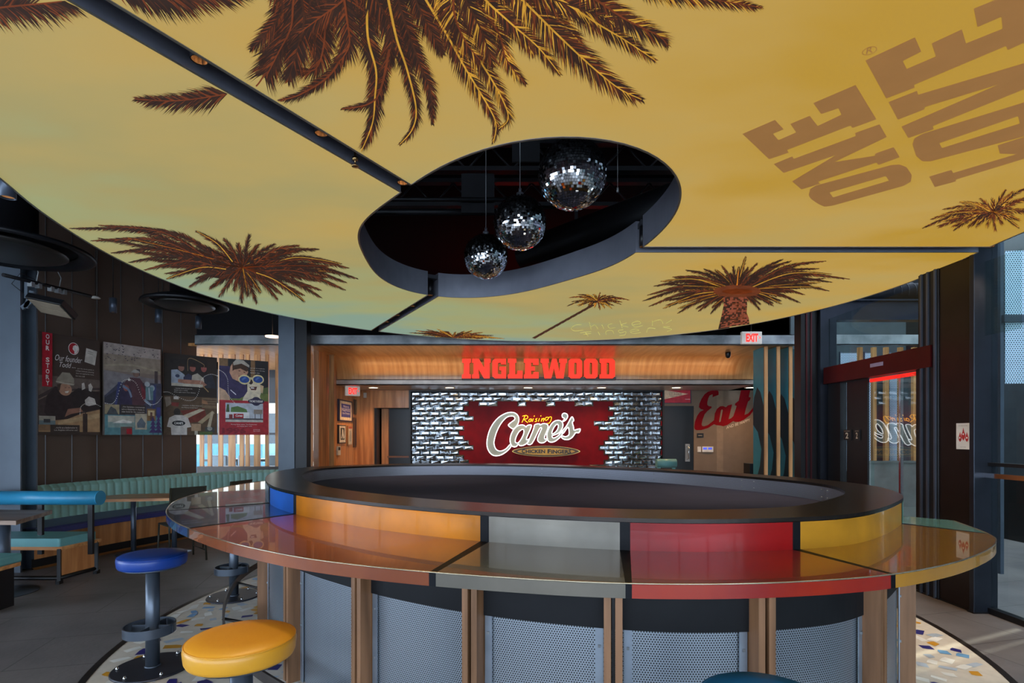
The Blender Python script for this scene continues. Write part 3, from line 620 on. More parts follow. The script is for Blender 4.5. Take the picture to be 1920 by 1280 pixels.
for i in range(0, len(FP), 12):
    p = FP[i]; q = BP[near(BP, p)]; MB().tube([(p.x, p.y, .18), ((p.x + q.x) / 2, (p.y + q.y) / 2, .12), (q.x, q.y, .1)], .012, 8).build('rail_bracket', mat('rail_steel'), bar)
# glowing outline sign lying on the deck behind the near rim
t = thing('deck_sign', 'glowing white outlined sign just peeking above the near rim of the bar deck', 'neon sign', (.68, 2.86, 1.07))
ov = [Vector((.66 + .12 * math.cos(a), 2.95 + .09 * math.sin(a), 1.105)) for a in [PI * i / 16 for i in range(17)]]
MB().tube(ov, .006, 8).tube([ov[0] + Vector((.0, 0, 0)), Vector((.95, 2.99, 1.10)), Vector((1.2, 2.95, 1.10))], .006, 8).build('neon_tube', mat('white_neon', '#ffffff', .4, emis=1.5, ecol='#f4fbff'), t)
MB().bx((.52, 2.9, 1.066), (1.22, 3.02, 1.09)).build('base', M_white, t)

# ------------------------------------------------------------------ bar stools
M_stoolm = mat('stool_steel', '#535b66', .35, .6, var=.06)
def stool(loc, colr, label, key):
    t = thing('bar_stool', label, 'bar stool', loc, 'round swivel bar stools round the oval bar', world=False); r = .197; z = .76
    MB().lathe((0, 0, 0), [(.001, z - .085), (r - .02, z - .085), (r - .006, z - .08), (r, z - .068), (r + .004, z - .03), (r, z - .012), (r - .006, z - .008), (r - .016, z - .001), (r * .6, z + .004), (.001, z + .005)], 56).build('seat', mat('vinyl_' + key, colr, .38, var=.05, scale=3, bump=.05, bscale=60), t)
    MB().tube([((r - .001) * math.cos(a), (r - .001) * math.sin(a), z - .012) for a in [2 * PI * i / 48 for i in range(48)]], .003, 6, closed=True).build('piping', mat('piping_' + key, colr, .45, var=.2), t)
    MB().lathe((0, 0, 0), [(r - .03, z - .095), (r - .03, z - .085)], 40).build('seat_plate', M_stoolm, t)
    MB().lathe((0, 0, 0), [(.041, .012), (.041, z - .09)], 28).lathe((0, 0, 0), [(.048, .012), (.045, .022)], 28).build('pole', M_stoolm, t)
    MB().lathe((0, 0, 0), [(.235, 0), (.235, .008), (.228, .013)], 56).build('base_plate', mat('stool_base', '#3c3c44', .4, .6), t)
    k = 40; RR = .15
    b = MB(); o_ = [Vector((RR * math.cos(2 * PI * i / k) - .02, RR * math.sin(2 * PI * i / k), 0)) for i in range(k)]; i_ = [v * .955 for v in o_]
    for A, B in ((.23, .29),): b.strip([v + Vector((0, 0, A)) for v in o_], [v + Vector((0, 0, B)) for v in o_], closed=True, sm=True).strip([v + Vector((0, 0, A)) for v in i_], [v + Vector((0, 0, B)) for v in i_], closed=True, sm=True).strip([v + Vector((0, 0, B)) for v in o_], [v + Vector((0, 0, B)) for v in i_], closed=True).strip([v + Vector((0, 0, A)) for v in o_], [v + Vector((0, 0, A)) for v in i_], closed=True)
    b.build('foot_ring', M_stoolm, t)
    MB().box((0, 0, .26), (.27, .008, .05)).box((0, 0, .26), (.008, .27, .05)).build('ring_spokes', M_stoolm, t)
    for i in range(6):
        a = 2 * PI * i / 6 + .3; MB().lathe((.2 * math.cos(a), .2 * math.sin(a), .012), [(.011, 0), (.011, .009), (.006, .013), (.006, .02)], 10).build('bolt', M_chrome, t)
    return t
stool((-2.385, 3.54, .0055), '#153c8c', 'royal blue topped bar stool standing on the terrazzo edge left of the bar', 'blue')
stool((-1.06, 2.09, .0055), '#d89a2a', 'mustard yellow topped bar stool in the foreground left of the bar', 'mustard')
stool((-2.66, 5.1, .0055), '#153c8c', 'bar stool farthest back on the left, its seat hidden behind the countertop', 'blue')
stool((.765, 1.59, .0055), '#1670a8', 'bright blue topped bar stool at the bottom edge in front of the bar', 'sky')

# ------------------------------------------------------------------ left: panelled wall, posters, banquette, booth, tables, chairs
wall_p = [Vector(p) for p in ((-7.4, 3.8), (-6.95, 5.2), (-6.5, 6.4), (-6.3, 7.1), (-6.06, 7.9), (-5.78, 8.7), (-5.53, 9.35))]
WP = catmull(wall_p, 10, False)
wl = struct(MB().strip(v3(WP, 0), v3(WP, 4.8), sm=True).strip(v3(offset(WP, -.12, False), 0), v3(offset(WP, -.12, False), 4.8), sm=True).build('wall_left', mat('dark_panels', '#64544a', .45, .3, var=.12, scale=1.2)))
wl['kind'] = 'structure'
L = 0; last = 0; b = MB()
for i in range(1, len(WP)):
    L += (WP[i] - WP[i - 1]).length
    if L - last > .3: last = L; p = offset(WP, .004, False)[i]; b.box((p.x, p.y, 2.4), (.010, .010, 4.8), rz=.3)
b.build('panel_joints', mat('joint_line', '#3c3a3a', .4, .6), wl)
def fence_col(px0, px1, Y, z1_, label, m, m2=None, px2=None, z0=0):
    x0, x1 = (px0 - 960) * Y / 1000, (px1 - 960) * Y / 1000; t = thing('steel_column', label, 'column', ((x0 + x1) / 2, Y, z0))
    w = x1 - x0; MB().bx((x0, Y, z0), (x1, Y + .02, z1_)).bx((x0, Y + .2, z0), (x1, Y + .22, z1_)).build('flanges', m, t); MB().bx(((x0 + x1) / 2 - .01, Y + .02, z0), ((x0 + x1) / 2 + .01, Y + .2, z1_)).build('web', m2 or m, t); return t
t = fence_col(-5, 38, 6.0, 4.8, 'pale blue grey steel column at the left photo edge', M_bluesteel)
x = (552 - 960) * 8.6 / 1000
t = fence_col(522, 552, 8.6, 4.8, 'blue grey steel column between the poster wall and the wood alcove', M_bluesteel)
MB().bx((x, 8.62, 0), (x + .19, 8.80, 4.8)).build('black_jacket', M_black, t)

def poster(px0, Y0, px1, Y1, name, label, base, H=1.355):
    a = Vector(((px0 - 960) * Y0 / 1000, Y0, EYE)); b = Vector(((px1 - 960) * Y1 / 1000, Y1, EYE)); d = b - a; n = Vector((d.y, -d.x, 0)).normalized()
    t = thing('story_poster', label, 'poster', a, 'story posters on the left wall')
    fn = lambda u, v, k: a + d * u + Vector((0, 0, H * (1 - v))) + n * k
    MB().poly([[(0, 0), (1, 0), (1, 1), (0, 1)]], lambda u, v, k: fn(u, v, -k), .025).build('board', mat(name + '_board', base, .5, var=.12, scale=4), t)
    MB().box(a + d * .5 + Vector((0, 0, .6)) - n * .06, (d.length * .9, .06, .9), rz=math.atan2(d.y, d.x)).build('standoff', M_black, t)
    return t, fn
pc = {}
def lift(c, k):
    c = c.strip('#'); return '#' + ''.join('%02x' % min(255, int(255 * (int(c[i:i+2], 16) / 255) ** k)) for i in (0, 2, 4))
def pmat(c): return mat('ink_' + c.strip('#'), lift(c, .8), .55, var=.16, scale=14)
def draw(t, fn, items, name='printed_picture', k0=.002):
    cs = []; b = MB()
    for i, it in enumerate(items):
        c = it[0]
        if c not in cs: cs.append(c)
        k = k0 + i * .0004; kd = it[1]
        f = lambda u, v, d, k=k: fn(u, v, k)
        mi = cs.index(c)
        if kd == 'r': x0, y0, x1, y1 = it[2]; b.poly([[(x0, y0), (x1, y0), (x1, y1), (x0, y1)]], f, 0, mi)
        elif kd == 'e': x, y, rx, ry = it[2]; b.poly([[(x + rx * math.cos(a), y + ry * math.sin(a)) for a in [2 * PI * j / 24 for j in range(24)]]], f, 0, mi)
        elif kd == 'p': b.poly([it[2]], f, 0, mi)
        elif kd == 't': x0, y0, x1, y1 = it[2]; text(b, it[3], f, x0, y1, x1, y0, mi, shear=it[4] if len(it) > 4 else 0, bold=it[5] if len(it) > 5 else 0)
        elif kd == 's': stroke(b, it[2], f, it[3], mi)
        elif kd == 'd':
            P = catmull([Vector(p) for p in it[2]], 10, False)
            for p in P[::2]: b.poly([[(p.x + .008 * math.cos(a), p.y + .005 * math.sin(a)) for a in [PI * j / 3 for j in range(6)]]], f, 0, mi)
    return b.build(name, [pmat(c) for c in cs], t, fix=False)
t, fn = poster(72, 6.95, 187, 7.68, 'p1', 'story poster with red OUR STORY strip and a smiling man in a cap', '#4a3c36')
draw(t, fn, [('#5a4c46', 'r', (.0, .42, 1, .62)), ('#33292a', 'p', [(0, .62), (.25, .52), (.3, .55), (1, .5), (1, .82), (.0, .86)]), ('#6b5a50', 's', [(0, .66), (.3, .58), (1, .53)], .012),
    ('#a88058', 'p', [(0, .9), (.3, .83), (.75, .77), (1, .73), (1, .97), (0, .97)]), ('#b8946a', 'p', [(.3, .86), (1, .77), (1, .82), (.3, .9)]), ('#2e2220', 'r', (.7, .78, .78, .97)), ('#2e2220', 'r', (.735, .7, .755, .8)),
    ('#241c1e', 'p', [(.08, .78), (.12, .62), (.25, .52), (.45, .55), (.6, .66), (.68, .78), (.45, .84), (.2, .86)]), ('#201a1c', 'p', [(.5, .58), (.62, .52), (.98, .55), (1, .72), (.75, .76), (.55, .72)]), ('#8a5a48', 'p', [(.45, .74), (.66, .72), (.7, .76), (.5, .79), (.4, .82)]),
    ('#b07c62', 'e', (.41, .545, .105, .062)), ('#3a2a24', 'p', [(.28, .5), (.34, .49), (.32, .56), (.29, .55)]), ('#f0e6da', 'p', [(.4, .565), (.47, .555), (.45, .578), (.41, .58)]), ('#3a241e', 'r', (.4, .525, .425, .53)), ('#3a241e', 'r', (.46, .522, .48, .527)),
    ('#8c8272', 'p', [(.27, .45), (.36, .375), (.48, .375), (.55, .43), (.55, .475), (.4, .47), (.27, .47)]), ('#a59a88', 'p', [(.26, .465), (.4, .475), (.56, .48), (.54, .5), (.38, .49), (.26, .48)]),
    ('#cfc6be', 'p', [(.68, .47), (.72, .46), (.74, .52), (.68, .54)]), ('#cfc6be', 'p', [(.79, .48), (.83, .46), (.87, .5), (.84, .55), (.8, .54)]), ('#d2cac2', 'p', [(.73, .64), (.8, .6), (.9, .62), (.93, .68), (.8, .7), (.74, .69)]),
    ('#9a9284', 'r', (0, .815, .25, .86)), ('#5e7078', 'r', (0, .86, .25, .9)), ('#7c5c40', 'r', (.0, .9, .17, .96)), ('#30343a', 'r', (.07, .845, .17, .88)), ('#2e2422', 'r', (.17, .9, .64, 1)),
    ('#d8d0c8', 't', (.24, .918, .6, .936), '...works as a boilermaker in'), ('#d8d0c8', 't', (.23, .945, .6, .963), 'Los Angeles refineries and'),
    ('#b01020', 'r', (.045, .005, .2, .53)), ('#efe8e2', 'e', (.54, .125, .088, .062)), ('#b01824', 'e', (.54, .125, .078, .056)), ('#efe8e2', 'p', [(.53, .1), (.57, .085), (.61, .1), (.615, .13), (.59, .165), (.55, .178), (.55, .15), (.52, .13)]), ('#c8beb2', 'p', [(.75, .1), (.94, .12), (.9, .27), (.72, .245)]), ('#6e665e', 's', [(.78, .13), (.88, .142)], .004), ('#6e665e', 's', [(.77, .15), (.87, .162)], .004),
    ('#efe8e2', 't', (.24, .205, .68, .265), 'Our founder', .35), ('#efe8e2', 't', (.31, .275, .5, .325), 'Todd', .35), ('#efe8e2', 't', (.51, .315, .57, .322), '...'),
    ('#cfc6bc', 't', (.6, .315, .88, .33), 'got the worst grade in'), ('#cfc6bc', 't', (.57, .34, .88, .355), 'college business planning'), ('#cfc6bc', 't', (.57, .365, .88, .38), 'class and applied for loans'), ('#cfc6bc', 't', (.57, .39, .72, .405), 'but was told'),
    ('#f2ece4', 'd', [(.64, .79), (.66, .71), (.76, .67), (.88, .67), (1, .7)])])
lt = MB()
for i, ch in enumerate('OUR STORY'):
    if ch != ' ': v = .02 + i * .0565; text(lt, ch, lambda u, w, d: fn(u, w, .02), .095, v + .045, .15, v, 0, bold=.03)
lt.build('strip_lettering', pmat('#efe8e2'), t, fix=False)
t, fn = poster(194, 7.76, 301, 8.49, 'p2', 'second story poster from the left, fisherman on a boat under a flock of birds', '#8c7c74')
rb = random.Random(3); it = [('#a4968e', 'r', (0, 0, 1, .12)), ('#8a7a6a', 'r', (0, .12, 1, .3)), ('#9a8a74', 's', [(0, .25), (.5, .22), (1, .27)], .02), ('#7a7478', 'p', [(0, .3), (1, .36), (1, .6), (0, .6)])]
for i in range(62):
    x, y = rb.uniform(.02, .97), rb.uniform(.01, .21); 
    if y > .21 - x * .1: continue
    s_ = rb.uniform(.012, .024); it.append(('#3a3440', 'p', [(x - s_, y - s_ * .4), (x, y), (x + s_, y - s_ * .5), (x + s_ * .3, y + s_ * .35), (x, y + s_ * .5)]))
it += [('#2c2c34', 'r', (.54, .26, .6, .33)), ('#3c3436', 'r', (.87, .26, .93, .72)), ('#3a3c50', 'p', [(0, .58), (.25, .42), (1, .4), (1, .78), (0, .78)]), ('#2a2c38', 'p', [(0, .6), (.3, .46), (.35, .8), (0, .8)]), ('#303a6a', 'p', [(.22, .42), (.27, .42), (.2, .68), (.16, .68)]), ('#303a6a', 'p', [(.84, .42), (.9, .42), (.88, .7), (.83, .7)]),
    ('#4a3038', 'p', [(.3, .44), (.42, .36), (.6, .36), (.7, .45), (.72, .62), (.6, .72), (.3, .7)]), ('#6a2630', 'p', [(.62, .42), (.7, .5), (.72, .6), (.64, .6)]), ('#7a5a50', 'e', (.53, .31, .06, .04)), ('#a09a94', 'p', [(.44, .3), (.5, .265), (.58, .275), (.6, .3), (.5, .305)]), ('#2c2840', 'p', [(.25, .5), (.35, .45), (.45, .5), (.47, .72), (.24, .74)]), ('#8a4a40', 'e', (.36, .48, .05, .035)), ('#6a7c9a', 's', [(.3, .46), (.4, .5), (.45, .58)], .03),
    ('#a8b0b8', 'e', (.73, .42, .05, .03)), ('#8a9aa8', 'e', (.82, .46, .05, .035)), ('#5a7c84', 'r', (.7, .45, .84, .6)), ('#aeb8c4', 's', [(.76, .46), (.78, .6)], .02), ('#7f96b0', 's', [(.68, .6), (.8, .66)], .03),
    ('#2e2826', 'r', (.26, .665, .7, .77)), ('#d8d0c8', 't', (.28, .68, .68, .697), '...then becomes a commercial'), ('#d8d0c8', 't', (.28, .707, .68, .724), 'salmon fisherman in Alaska to'), ('#d8d0c8', 't', (.28, .734, .68, .751), 'raise funds for the restaurant'),
    ('#4e8088', 'r', (0, .78, 1, 1)), ('#9c8c6a', 'r', (0, .67, .24, .775)), ('#3c4248', 'p', [(.03, .775), (.1, .69), (.18, .72), (.22, .775)]), ('#b8b4a4', 'r', (.05, .79, .5, .92)), ('#7c9490', 'r', (.05, .86, .5, .92)), ('#e4e0d8', 'p', [(.12, .87), (.3, .83), (.45, .85), (.45, .87)]), ('#b0a48e', 'r', (.51, .76, .72, .94)), ('#54606c', 'p', [(.54, .87), (.62, .8), (.7, .87), (.68, .92), (.55, .92)]), ('#7a5a38', 'r', (.72, .7, .88, .84)), ('#d0b888', 'r', (.74, .72, .86, .78)), ('#5a3c34', 'r', (.78, .74, .82, .84)), ('#5e4440', 'r', (.26, .91, .46, 1)), ('#a81824', 'r', (.36, .93, .45, .99)), ('#34387a', 'r', (.9, .68, .97, .8))]
for x in (.83, .93):
    for q in range(4): y = .78 + q * .045; w = .035 + q * .014; it.append(('#3a2c5c', 'p', [(x, y), (x + w, y + .06), (x - w, y + .06)]))
    it.append(('#3a2c5c', 'r', (x - .006, .95, x + .006, .995)))
it += [('#f2ece4', 'd', [(0, .66), (.12, .66), (.2, .58), (.28, .42), (.4, .385), (.52, .42), (.6, .54), (.7, .63), (.82, .65), (.92, .62), (1, .55)]), ('#f2ece4', 'p', [(.4, .36), (.41, .38), (.43, .38), (.415, .39), (.42, .405), (.4, .396), (.38, .405), (.385, .39), (.37, .38), (.39, .38)])]
draw(t, fn, it)
t, fn = poster(306, 8.79, 407, 9.38, 'p3', 'third story poster from the left, three friends above a person in a white shirt', '#3a322e')
draw(t, fn, [('#241f1e', 'r', (.12, .06, .8, .4)), ('#9aa6b8', 'p', [(.14, .2), (.25, .19), (.38, .25), (.4, .36), (.14, .37)]), ('#2c2c44', 'p', [(.36, .28), (.45, .23), (.55, .27), (.56, .36), (.36, .36)]), ('#b4a894', 'p', [(.52, .25), (.62, .22), (.74, .28), (.76, .38), (.5, .38)]), ('#2a2c34', 'p', [(.74, .24), (.9, .22), (.98, .4), (.78, .4)]),
    ('#8a5a4c', 'e', (.32, .165, .055, .045)), ('#9a5448', 'e', (.53, .16, .055, .045)), ('#a0504a', 'e', (.74, .155, .055, .045)), ('#2a1c18', 'p', [(.26, .15), (.3, .11), (.38, .13), (.37, .15)]), ('#2a1c18', 'p', [(.47, .145), (.52, .105), (.59, .13), (.58, .145)]), ('#2a1c18', 'p', [(.68, .14), (.73, .1), (.8, .125), (.79, .14)]), ('#a86e58', 'p', [(.26, .31), (.7, .31), (.8, .36), (.7, .4), (.4, .36), (.26, .35)]), ('#c2b8a4', 'r', (.14, .36, .72, .395)), ('#2c3450', 'e', (.25, .27, .04, .02)), ('#9a7a50', 's', [(.44, .2), (.46, .04), (.73, .1), (.73, .15)], .008), ('#9a7a50', 's', [(.72, .38), (.83, .45)], .014),
    ('#d8d0c8', 't', (.19, .415, .52, .43), '...returns home to turn his'), ('#d8d0c8', 't', (.19, .44, .44, .455), 'dream into a reality'), ('#d8d0c8', 't', (.19, .465, .58, .48), '(First eight states from Alaska)'),
    ('#54402f', 'r', (0, .52, 1, 1)), ('#6e5a44', 'r', (.7, .53, 1, .66)), ('#4c3326', 'r', (.72, .55, .98, .56)), ('#4c3326', 'r', (.72, .58, .98, .59)), ('#4c3326', 'r', (.72, .61, .98, .62)), ('#9a6a4a', 'p', [(.7, .55), (.8, .57), (.82, .61), (.7, .6)]), ('#8a7a6c', 'p', [(.02, .54), (.12, .53), (.14, .62), (.05, .66)]), ('#7a2c28', 'p', [(.14, .6), (.28, .6), (.26, .65), (.14, .64)]), ('#e0d8d0', 'r', (.18, .525, .27, .56)),
    ('#e0d8d0', 't', (.32, .625, .71, .64), '...renovates his first restaurant,'), ('#e0d8d0', 't', (.32, .652, .62, .667), 'the Raising Canes logo!'), ('#6c2a22', 'p', [(.3, .7), (.75, .66), (.8, .82), (.45, .85)]), ('#c8b89a', 'p', [(.34, .76), (.66, .67), (.76, .68), (.44, .79)]), ('#a8926e', 'p', [(.62, .84), (.9, .69), (.95, .72), (.7, .86)]), ('#b8a888', 'p', [(.8, .9), (.88, .7), (.93, .7), (.86, .92)]),
    ('#2a2422', 'e', (.24, .72, .06, .05)), ('#d6cec6', 'p', [(.06, .9), (.1, .79), (.2, .755), (.34, .755), (.44, .79), (.5, .9), (.42, .91), (.42, 1), (.14, 1), (.13, .91)]), ('#12161c', 'e', (.27, .855, .12, .032)), ('#e8e4de', 't', (.19, .84, .35, .87), "CANE'S", 0, .03), ('#b08c6a', 'p', [(.5, .86), (.68, .86), (.68, .95), (.5, .95)]), ('#5c3c2c', 'r', (.44, .92, .5, .96)), ('#c8bca8', 'r', (.56, .95, .62, 1)), ('#3c4040', 'r', (.76, .9, .94, .97)), ('#9a9890', 'e', (.85, .92, .05, .025)), ('#4c6030', 'r', (.66, .96, .9, 1)),
    ('#f2ece4', 'd', [(0, .48), (.1, .48), (.25, .53), (.42, .57), (.56, .55), (.64, .45), (.68, .32), (.76, .25), (.88, .22), (1, .235)])])
t, fn = poster(411, 9.38, 503, 9.86, 'p4', 'rightmost story poster, man in cap and dog in sunglasses over red 1996 band', '#2a2c30')
draw(t, fn, [('#46562c', 'p', [(0, .48), (.4, .45), (1, .35), (1, .6), (0, .6)]), ('#5c6a30', 'p', [(.25, .5), (.5, .46), (1, .44), (1, .6), (.2, .6)]), ('#7a5a3a', 'r', (0, .0, .17, .12)), ('#6e5030', 'r', (.63, .0, .72, .25)), ('#2c2448', 'p', [(0, .1), (.2, .1), (.34, .3), (.52, .3), (.58, .46), (.4, .52), (.2, .52), (0, .42)]), ('#c08a6c', 'p', [(.22, .1), (.28, .04), (.5, .08), (.58, .16), (.52, .25), (.4, .3), (.26, .26), (.2, .18)]), ('#3a2418', 'p', [(.26, .04), (.5, .05), (.58, .12), (.55, .16), (.42, .12), (.3, .14), (.26, .16)]), ('#a8a498', 'p', [(.27, .05), (.34, -.0), (.48, .01), (.6, .07), (.6, .1), (.44, .055), (.28, .085)]), ('#3a2018', 's', [(.38, .15), (.42, .155)], .01), ('#3a2018', 's', [(.48, .165), (.52, .17)], .01), ('#8a3a34', 's', [(.38, .22), (.44, .225), (.48, .21)], .01),
    ('#c49a7a', 'p', [(0, .38), (.12, .42), (.2, .5), (.22, .58), (.1, .56), (0, .55)]), ('#e0e0ec', 's', [(.22, .41), (.33, .47)], .012), ('#ded0b0', 'p', [(.44, .6), (.48, .5), (.56, .42), (.56, .3), (.64, .26), (.8, .3), (.88, .36), (.84, .44), (.82, .48), (.88, .6)]), ('#c8a87a', 'p', [(.82, .32), (.9, .34), (.88, .44), (.84, .43)]), ('#2a1c1a', 'e', (.63, .29, .045, .035)), ('#4a2a24', 'p', [(.6, .36), (.76, .35), (.74, .4), (.64, .4)]), ('#f2eee6', 'r', (.63, .365, .7, .378)),
    ('#dccf94', 'e', (.5, .265, .125, .065)), ('#dccf94', 'e', (.78, .255, .125, .065)), ('#dccf94', 'r', (.58, .23, .7, .26)), ('#1c3c86', 'e', (.5, .265, .1, .045)), ('#1c3c86', 'e', (.78, .255, .1, .045)), ('#3c64b0', 'p', [(.44, .26), (.5, .23), (.54, .24), (.46, .28)]), ('#3c64b0', 'p', [(.72, .25), (.78, .22), (.82, .23), (.74, .27)]),
    ('#e0d8d0', 't', (.62, .1, .92, .115), 'and with his companion'), ('#e0d8d0', 't', (.62, .13, .92, .145), 'Raising Cane the dog'), ('#e0d8d0', 't', (.62, .16, .82, .175), 'named it after'),
    ('#a51d26', 'r', (0, .545, 1, 1)), ('#b8c0cc', 'r', (.12, .58, .885, .83)), ('#e8ecf0', 'r', (.12, .7, .6, .78)), ('#38502c', 'p', [(.13, .7), (.15, .6), (.19, .6), (.2, .7)]), ('#4a6c34', 'p', [(.22, .7), (.23, .64), (.36, .62), (.54, .66), (.56, .7)]), ('#3c3c42', 'r', (.12, .78, .885, .805)), ('#c4beb2', 'r', (.12, .8, .885, .83)), ('#a01820', 'r', (.28, .72, .48, .78)), ('#f0ece6', 't', (.32, .73, .46, .76), "Canes", .2, .02), ('#7a2a2a', 'r', (.19, .73, .26, .79)), ('#8c7c70', 'r', (.69, .66, .87, .72)), ('#3c3c42', 'r', (.71, .72, .725, .79)), ('#3c3c42', 'r', (.83, .72, .845, .79)),
    ('#221e3a', 'e', (.74, .55, .17, .04)), ('#221e3a', 'e', (.74, .55, .1, .06)), ('#ece8e2', 't', (.6, .535, .88, .565), 'THE MOTHERSHIP', 0, .02), ('#f0e4e0', 't', (.23, .855, .76, .87), 'Raising Canes opens "The Mothership"'), ('#f0e4e0', 't', (.35, .88, .65, .893), 'on August 28th, 1996'), ('#7c1420', 't', (.05, .905, .53, .985), '1996', 0, .05), ('#f0e4e0', 't', (.68, .925, .82, .937), 'SCAN FOR'), ('#f0e4e0', 't', (.68, .945, .82, .957), 'FULL STORY'),
    ('#f2ece4', 'd', [(.0, .16), (.1, .2), (.16, .28), (.17, .4), (.2, .5), (.3, .58)])])

# banquette
bk = [Vector(p) for p in ((-6.32, 6.1), (-6.12, 6.7), (-5.98, 7.35), (-5.68, 8.15), (-5.42, 8.95), (-4.95, 9.62), (-4.45, 9.93), (-3.98, 10.02))]
BK = catmull(bk, 12, False); ST_ = [Vector(p) for p in ((-5.42, 6.1), (-5.32, 6.5), (-5.2, 7.0), (-4.92, 7.7), (-4.66, 8.3), (-4.3, 8.9), (-4.25, 9.0), (-4.0, 9.1))]
SF = catmull(ST_, 12, False)
bq = thing('banquette', 'long curved banquette with ribbed teal back and violet blue seat under the posters', 'banquette seating', (-5.4, 7.6, 0))
M_teal = mat('ribbed_teal_vinyl', '#93c0b6', .4, var=.08, scale=2); M_seatv = mat('violet_vinyl', '#33356e', .4, var=.06)
b = MB(); nB = len(BK); fr = offset(BK, .13, False); prof = []
L = [0]
for i in range(1, nB): L.append(L[-1] + (BK[i] - BK[i - 1]).length)
A, B, C, D = [], [], [], []; w = .105; tot = L[-1]; m = int(tot / w)
for i in range(m * 8 + 1):
    s_ = tot * i / (m * 8); j = max(j_ for j_ in range(nB - 1) if L[j_] <= s_ + 1e-9); f = (s_ - L[j]) / (L[j + 1] - L[j]); p = BK[j].lerp(BK[j + 1], f); t_ = (BK[j + 1] - BK[j]).normalized(); nn = Vector((t_.y, -t_.x)); puff = .022 * abs(math.sin(PI * i / 8)) ** .5
    q0 = p + nn * (.02); q1 = p + nn * (.075 + puff * .6); q2 = p + nn * (.15 + puff)
    A.append(Vector((*q0, .895 + puff * .3))); B.append(Vector((*q1, .905 + puff * .3))); C.append(Vector((*(p + nn * (.125 + puff)), .86))); D.append(Vector((*q2, .46)))
b.strip(A, B, sm=True).strip(B, C, sm=True).strip(C, D, sm=True).build('ribbed_back', M_teal, bq)
MB().strip(v3(BK, 0), v3(BK, .885)).strip(v3(BK, .885), v3(offset(BK, .05, False), .885)).build('back_board', M_black, bq)
si = offset(SF, -.0, False); s0 = [BK[int(i * (nB - 1) / (len(SF) - 1))] for i in range(len(SF))]; s0 = [a_.lerp(b_, .15) for a_, b_ in zip(s0, SF)]
o2 = offset(SF, .03, False)
MB().strip(v3(s0, .47), v3(offset(SF, -.02, False), .475), sm=True).strip(v3(offset(SF, -.02, False), .475), v3(o2, .455), sm=True).strip(v3(o2, .455), v3(o2, .4), sm=True).strip(v3(o2, .4), v3(offset(SF, -.06, False), .385), sm=True).build('seat_cushion', M_seatv, bq)
MB().strip(v3(offset(SF, -.06, False), .4), v3(offset(SF, -.06, False), .12)).build('front_panel', M_plyv, bq)
MB().strip(v3(offset(SF, -.1, False), .12), v3(offset(SF, -.1, False), 0)).build('kick_plate', M_black, bq)
MB().strip(v3(offset(SF, -.04, False), .002), v3(offset(SF, -.095, False), .02)).build('toe_strip', mat('toe_strip', '#a06a3c', .5, var=.05), bq)

def slab(mb, w, d, h, z, r=.03): mb.box((0, 0, z - h / 2), (w, d, h))
M_butch = wood('butcher_block', '#dc9c60', '#a86c3c', 'x', .35, .3)
M_edgew = mat('table_edge', '#8a7468', .5)
# oblong table by the banquette
tb = thing('oblong_table', 'oblong butcher block table with rounded ends between banquette and metal chairs', 'table', (-4.6, 6.95, 0))
cap = [Vector((-4.72 + math.cos(a) * .34 + (.3 if math.cos(a) > 0 else -.3), 7.0 + math.sin(a) * .31)) for a in [2 * PI * i / 48 for i in range(48)]]
ra = R(12); cap = [Vector((-4.72, 7.0)) + Matrix.Rotation(ra, 2) @ (p - Vector((-4.72, 7.0))) for p in cap]
MB().poly([[(p.x, p.y) for p in cap]], lambda x, y, d: Vector((x, y, .75 - d)), .035).build('table_top', M_butch, tb)
for sx in (-.22, .26):
    q = Vector((-4.72, 7.0)) + Matrix.Rotation(ra, 2) @ Vector((sx, 0)); MB().cyl((q.x, q.y, .01), (q.x, q.y, .715), .03, 20).build('pole', M_steel, tb); MB().lathe((q.x, q.y, 0), [(.2, 0), (.2, .008), (.05, .02)], 36).build('base_plate', M_steel, tb)
# near left table
tb = thing('square_table', 'grey brown plank table at the left photo edge in front of the booth', 'table', (-5.0, 5.25, 0))
a, b_, c_ = on(-90, 975, .75), on(30, 976, .75), on(98, 956, .75); d2 = a + (c_ - b_)
MB().poly([[(a.x, a.y), (b_.x, b_.y), (c_.x, c_.y), (d2.x, d2.y)]], lambda x, y, d: Vector((x, y, .75 - d)), .04).build('table_top', wood('grey_planks', '#9a8270', '#745848', 'x', .5, 0), tb)
q = Vector((-4.98, 5.22, 0)); MB().cyl((q.x, q.y, .01), (q.x, q.y, .71), .055, 24).build('pole', M_steel, tb); MB().lathe((q.x, q.y, 0), [(.27, 0), (.27, .01), (.06, .02)], 48).build('base_plate', M_steel, tb)
# booth bench with bolster
M_aqua = mat('aqua_vinyl', '#2a86ae', .35, var=.05); M_mint = mat('mint_vinyl', '#629a9c', .4, var=.06)
bt = thing('booth_bench', 'booth bench with bright blue bolster back and mint seat on the left', 'booth seat', (-5.2, 5.7, 0))
e0 = at(188, 933, 5.75); MB().cyl(e0, (e0.x - 1.4, e0.y, e0.z), .075, 32).build('bolster', M_aqua, bt)
MB().lathe(e0, [(.076, -.004), (.078, 0), (.076, .004)], 32, T=Matrix.Rotation(R(90), 4, 'Y')).build('bolster_piping', M_aqua, bt)
for q_ in (at(168, 975, 5.76) + Vector((0, .02, -.06)), e0 + Vector((-.65, .01, -.3))): MB().box(q_, (.05, .03, .62)).build('back_bracket', M_black, bt)
sA = [Vector((-5.75, 5.55, 0)), Vector((-4.71, 5.55, 0)), Vector((-4.65, 5.97, 0)), Vector((-5.75, 5.97, 0))]
MB().poly([[(p.x, p.y) for p in sA]], lambda x, y, d: Vector((x, y, .47 - d)), .085).build('seat_cushion', M_mint, bt, bevel=.02)
ex, ey = sA[1], sA[2]
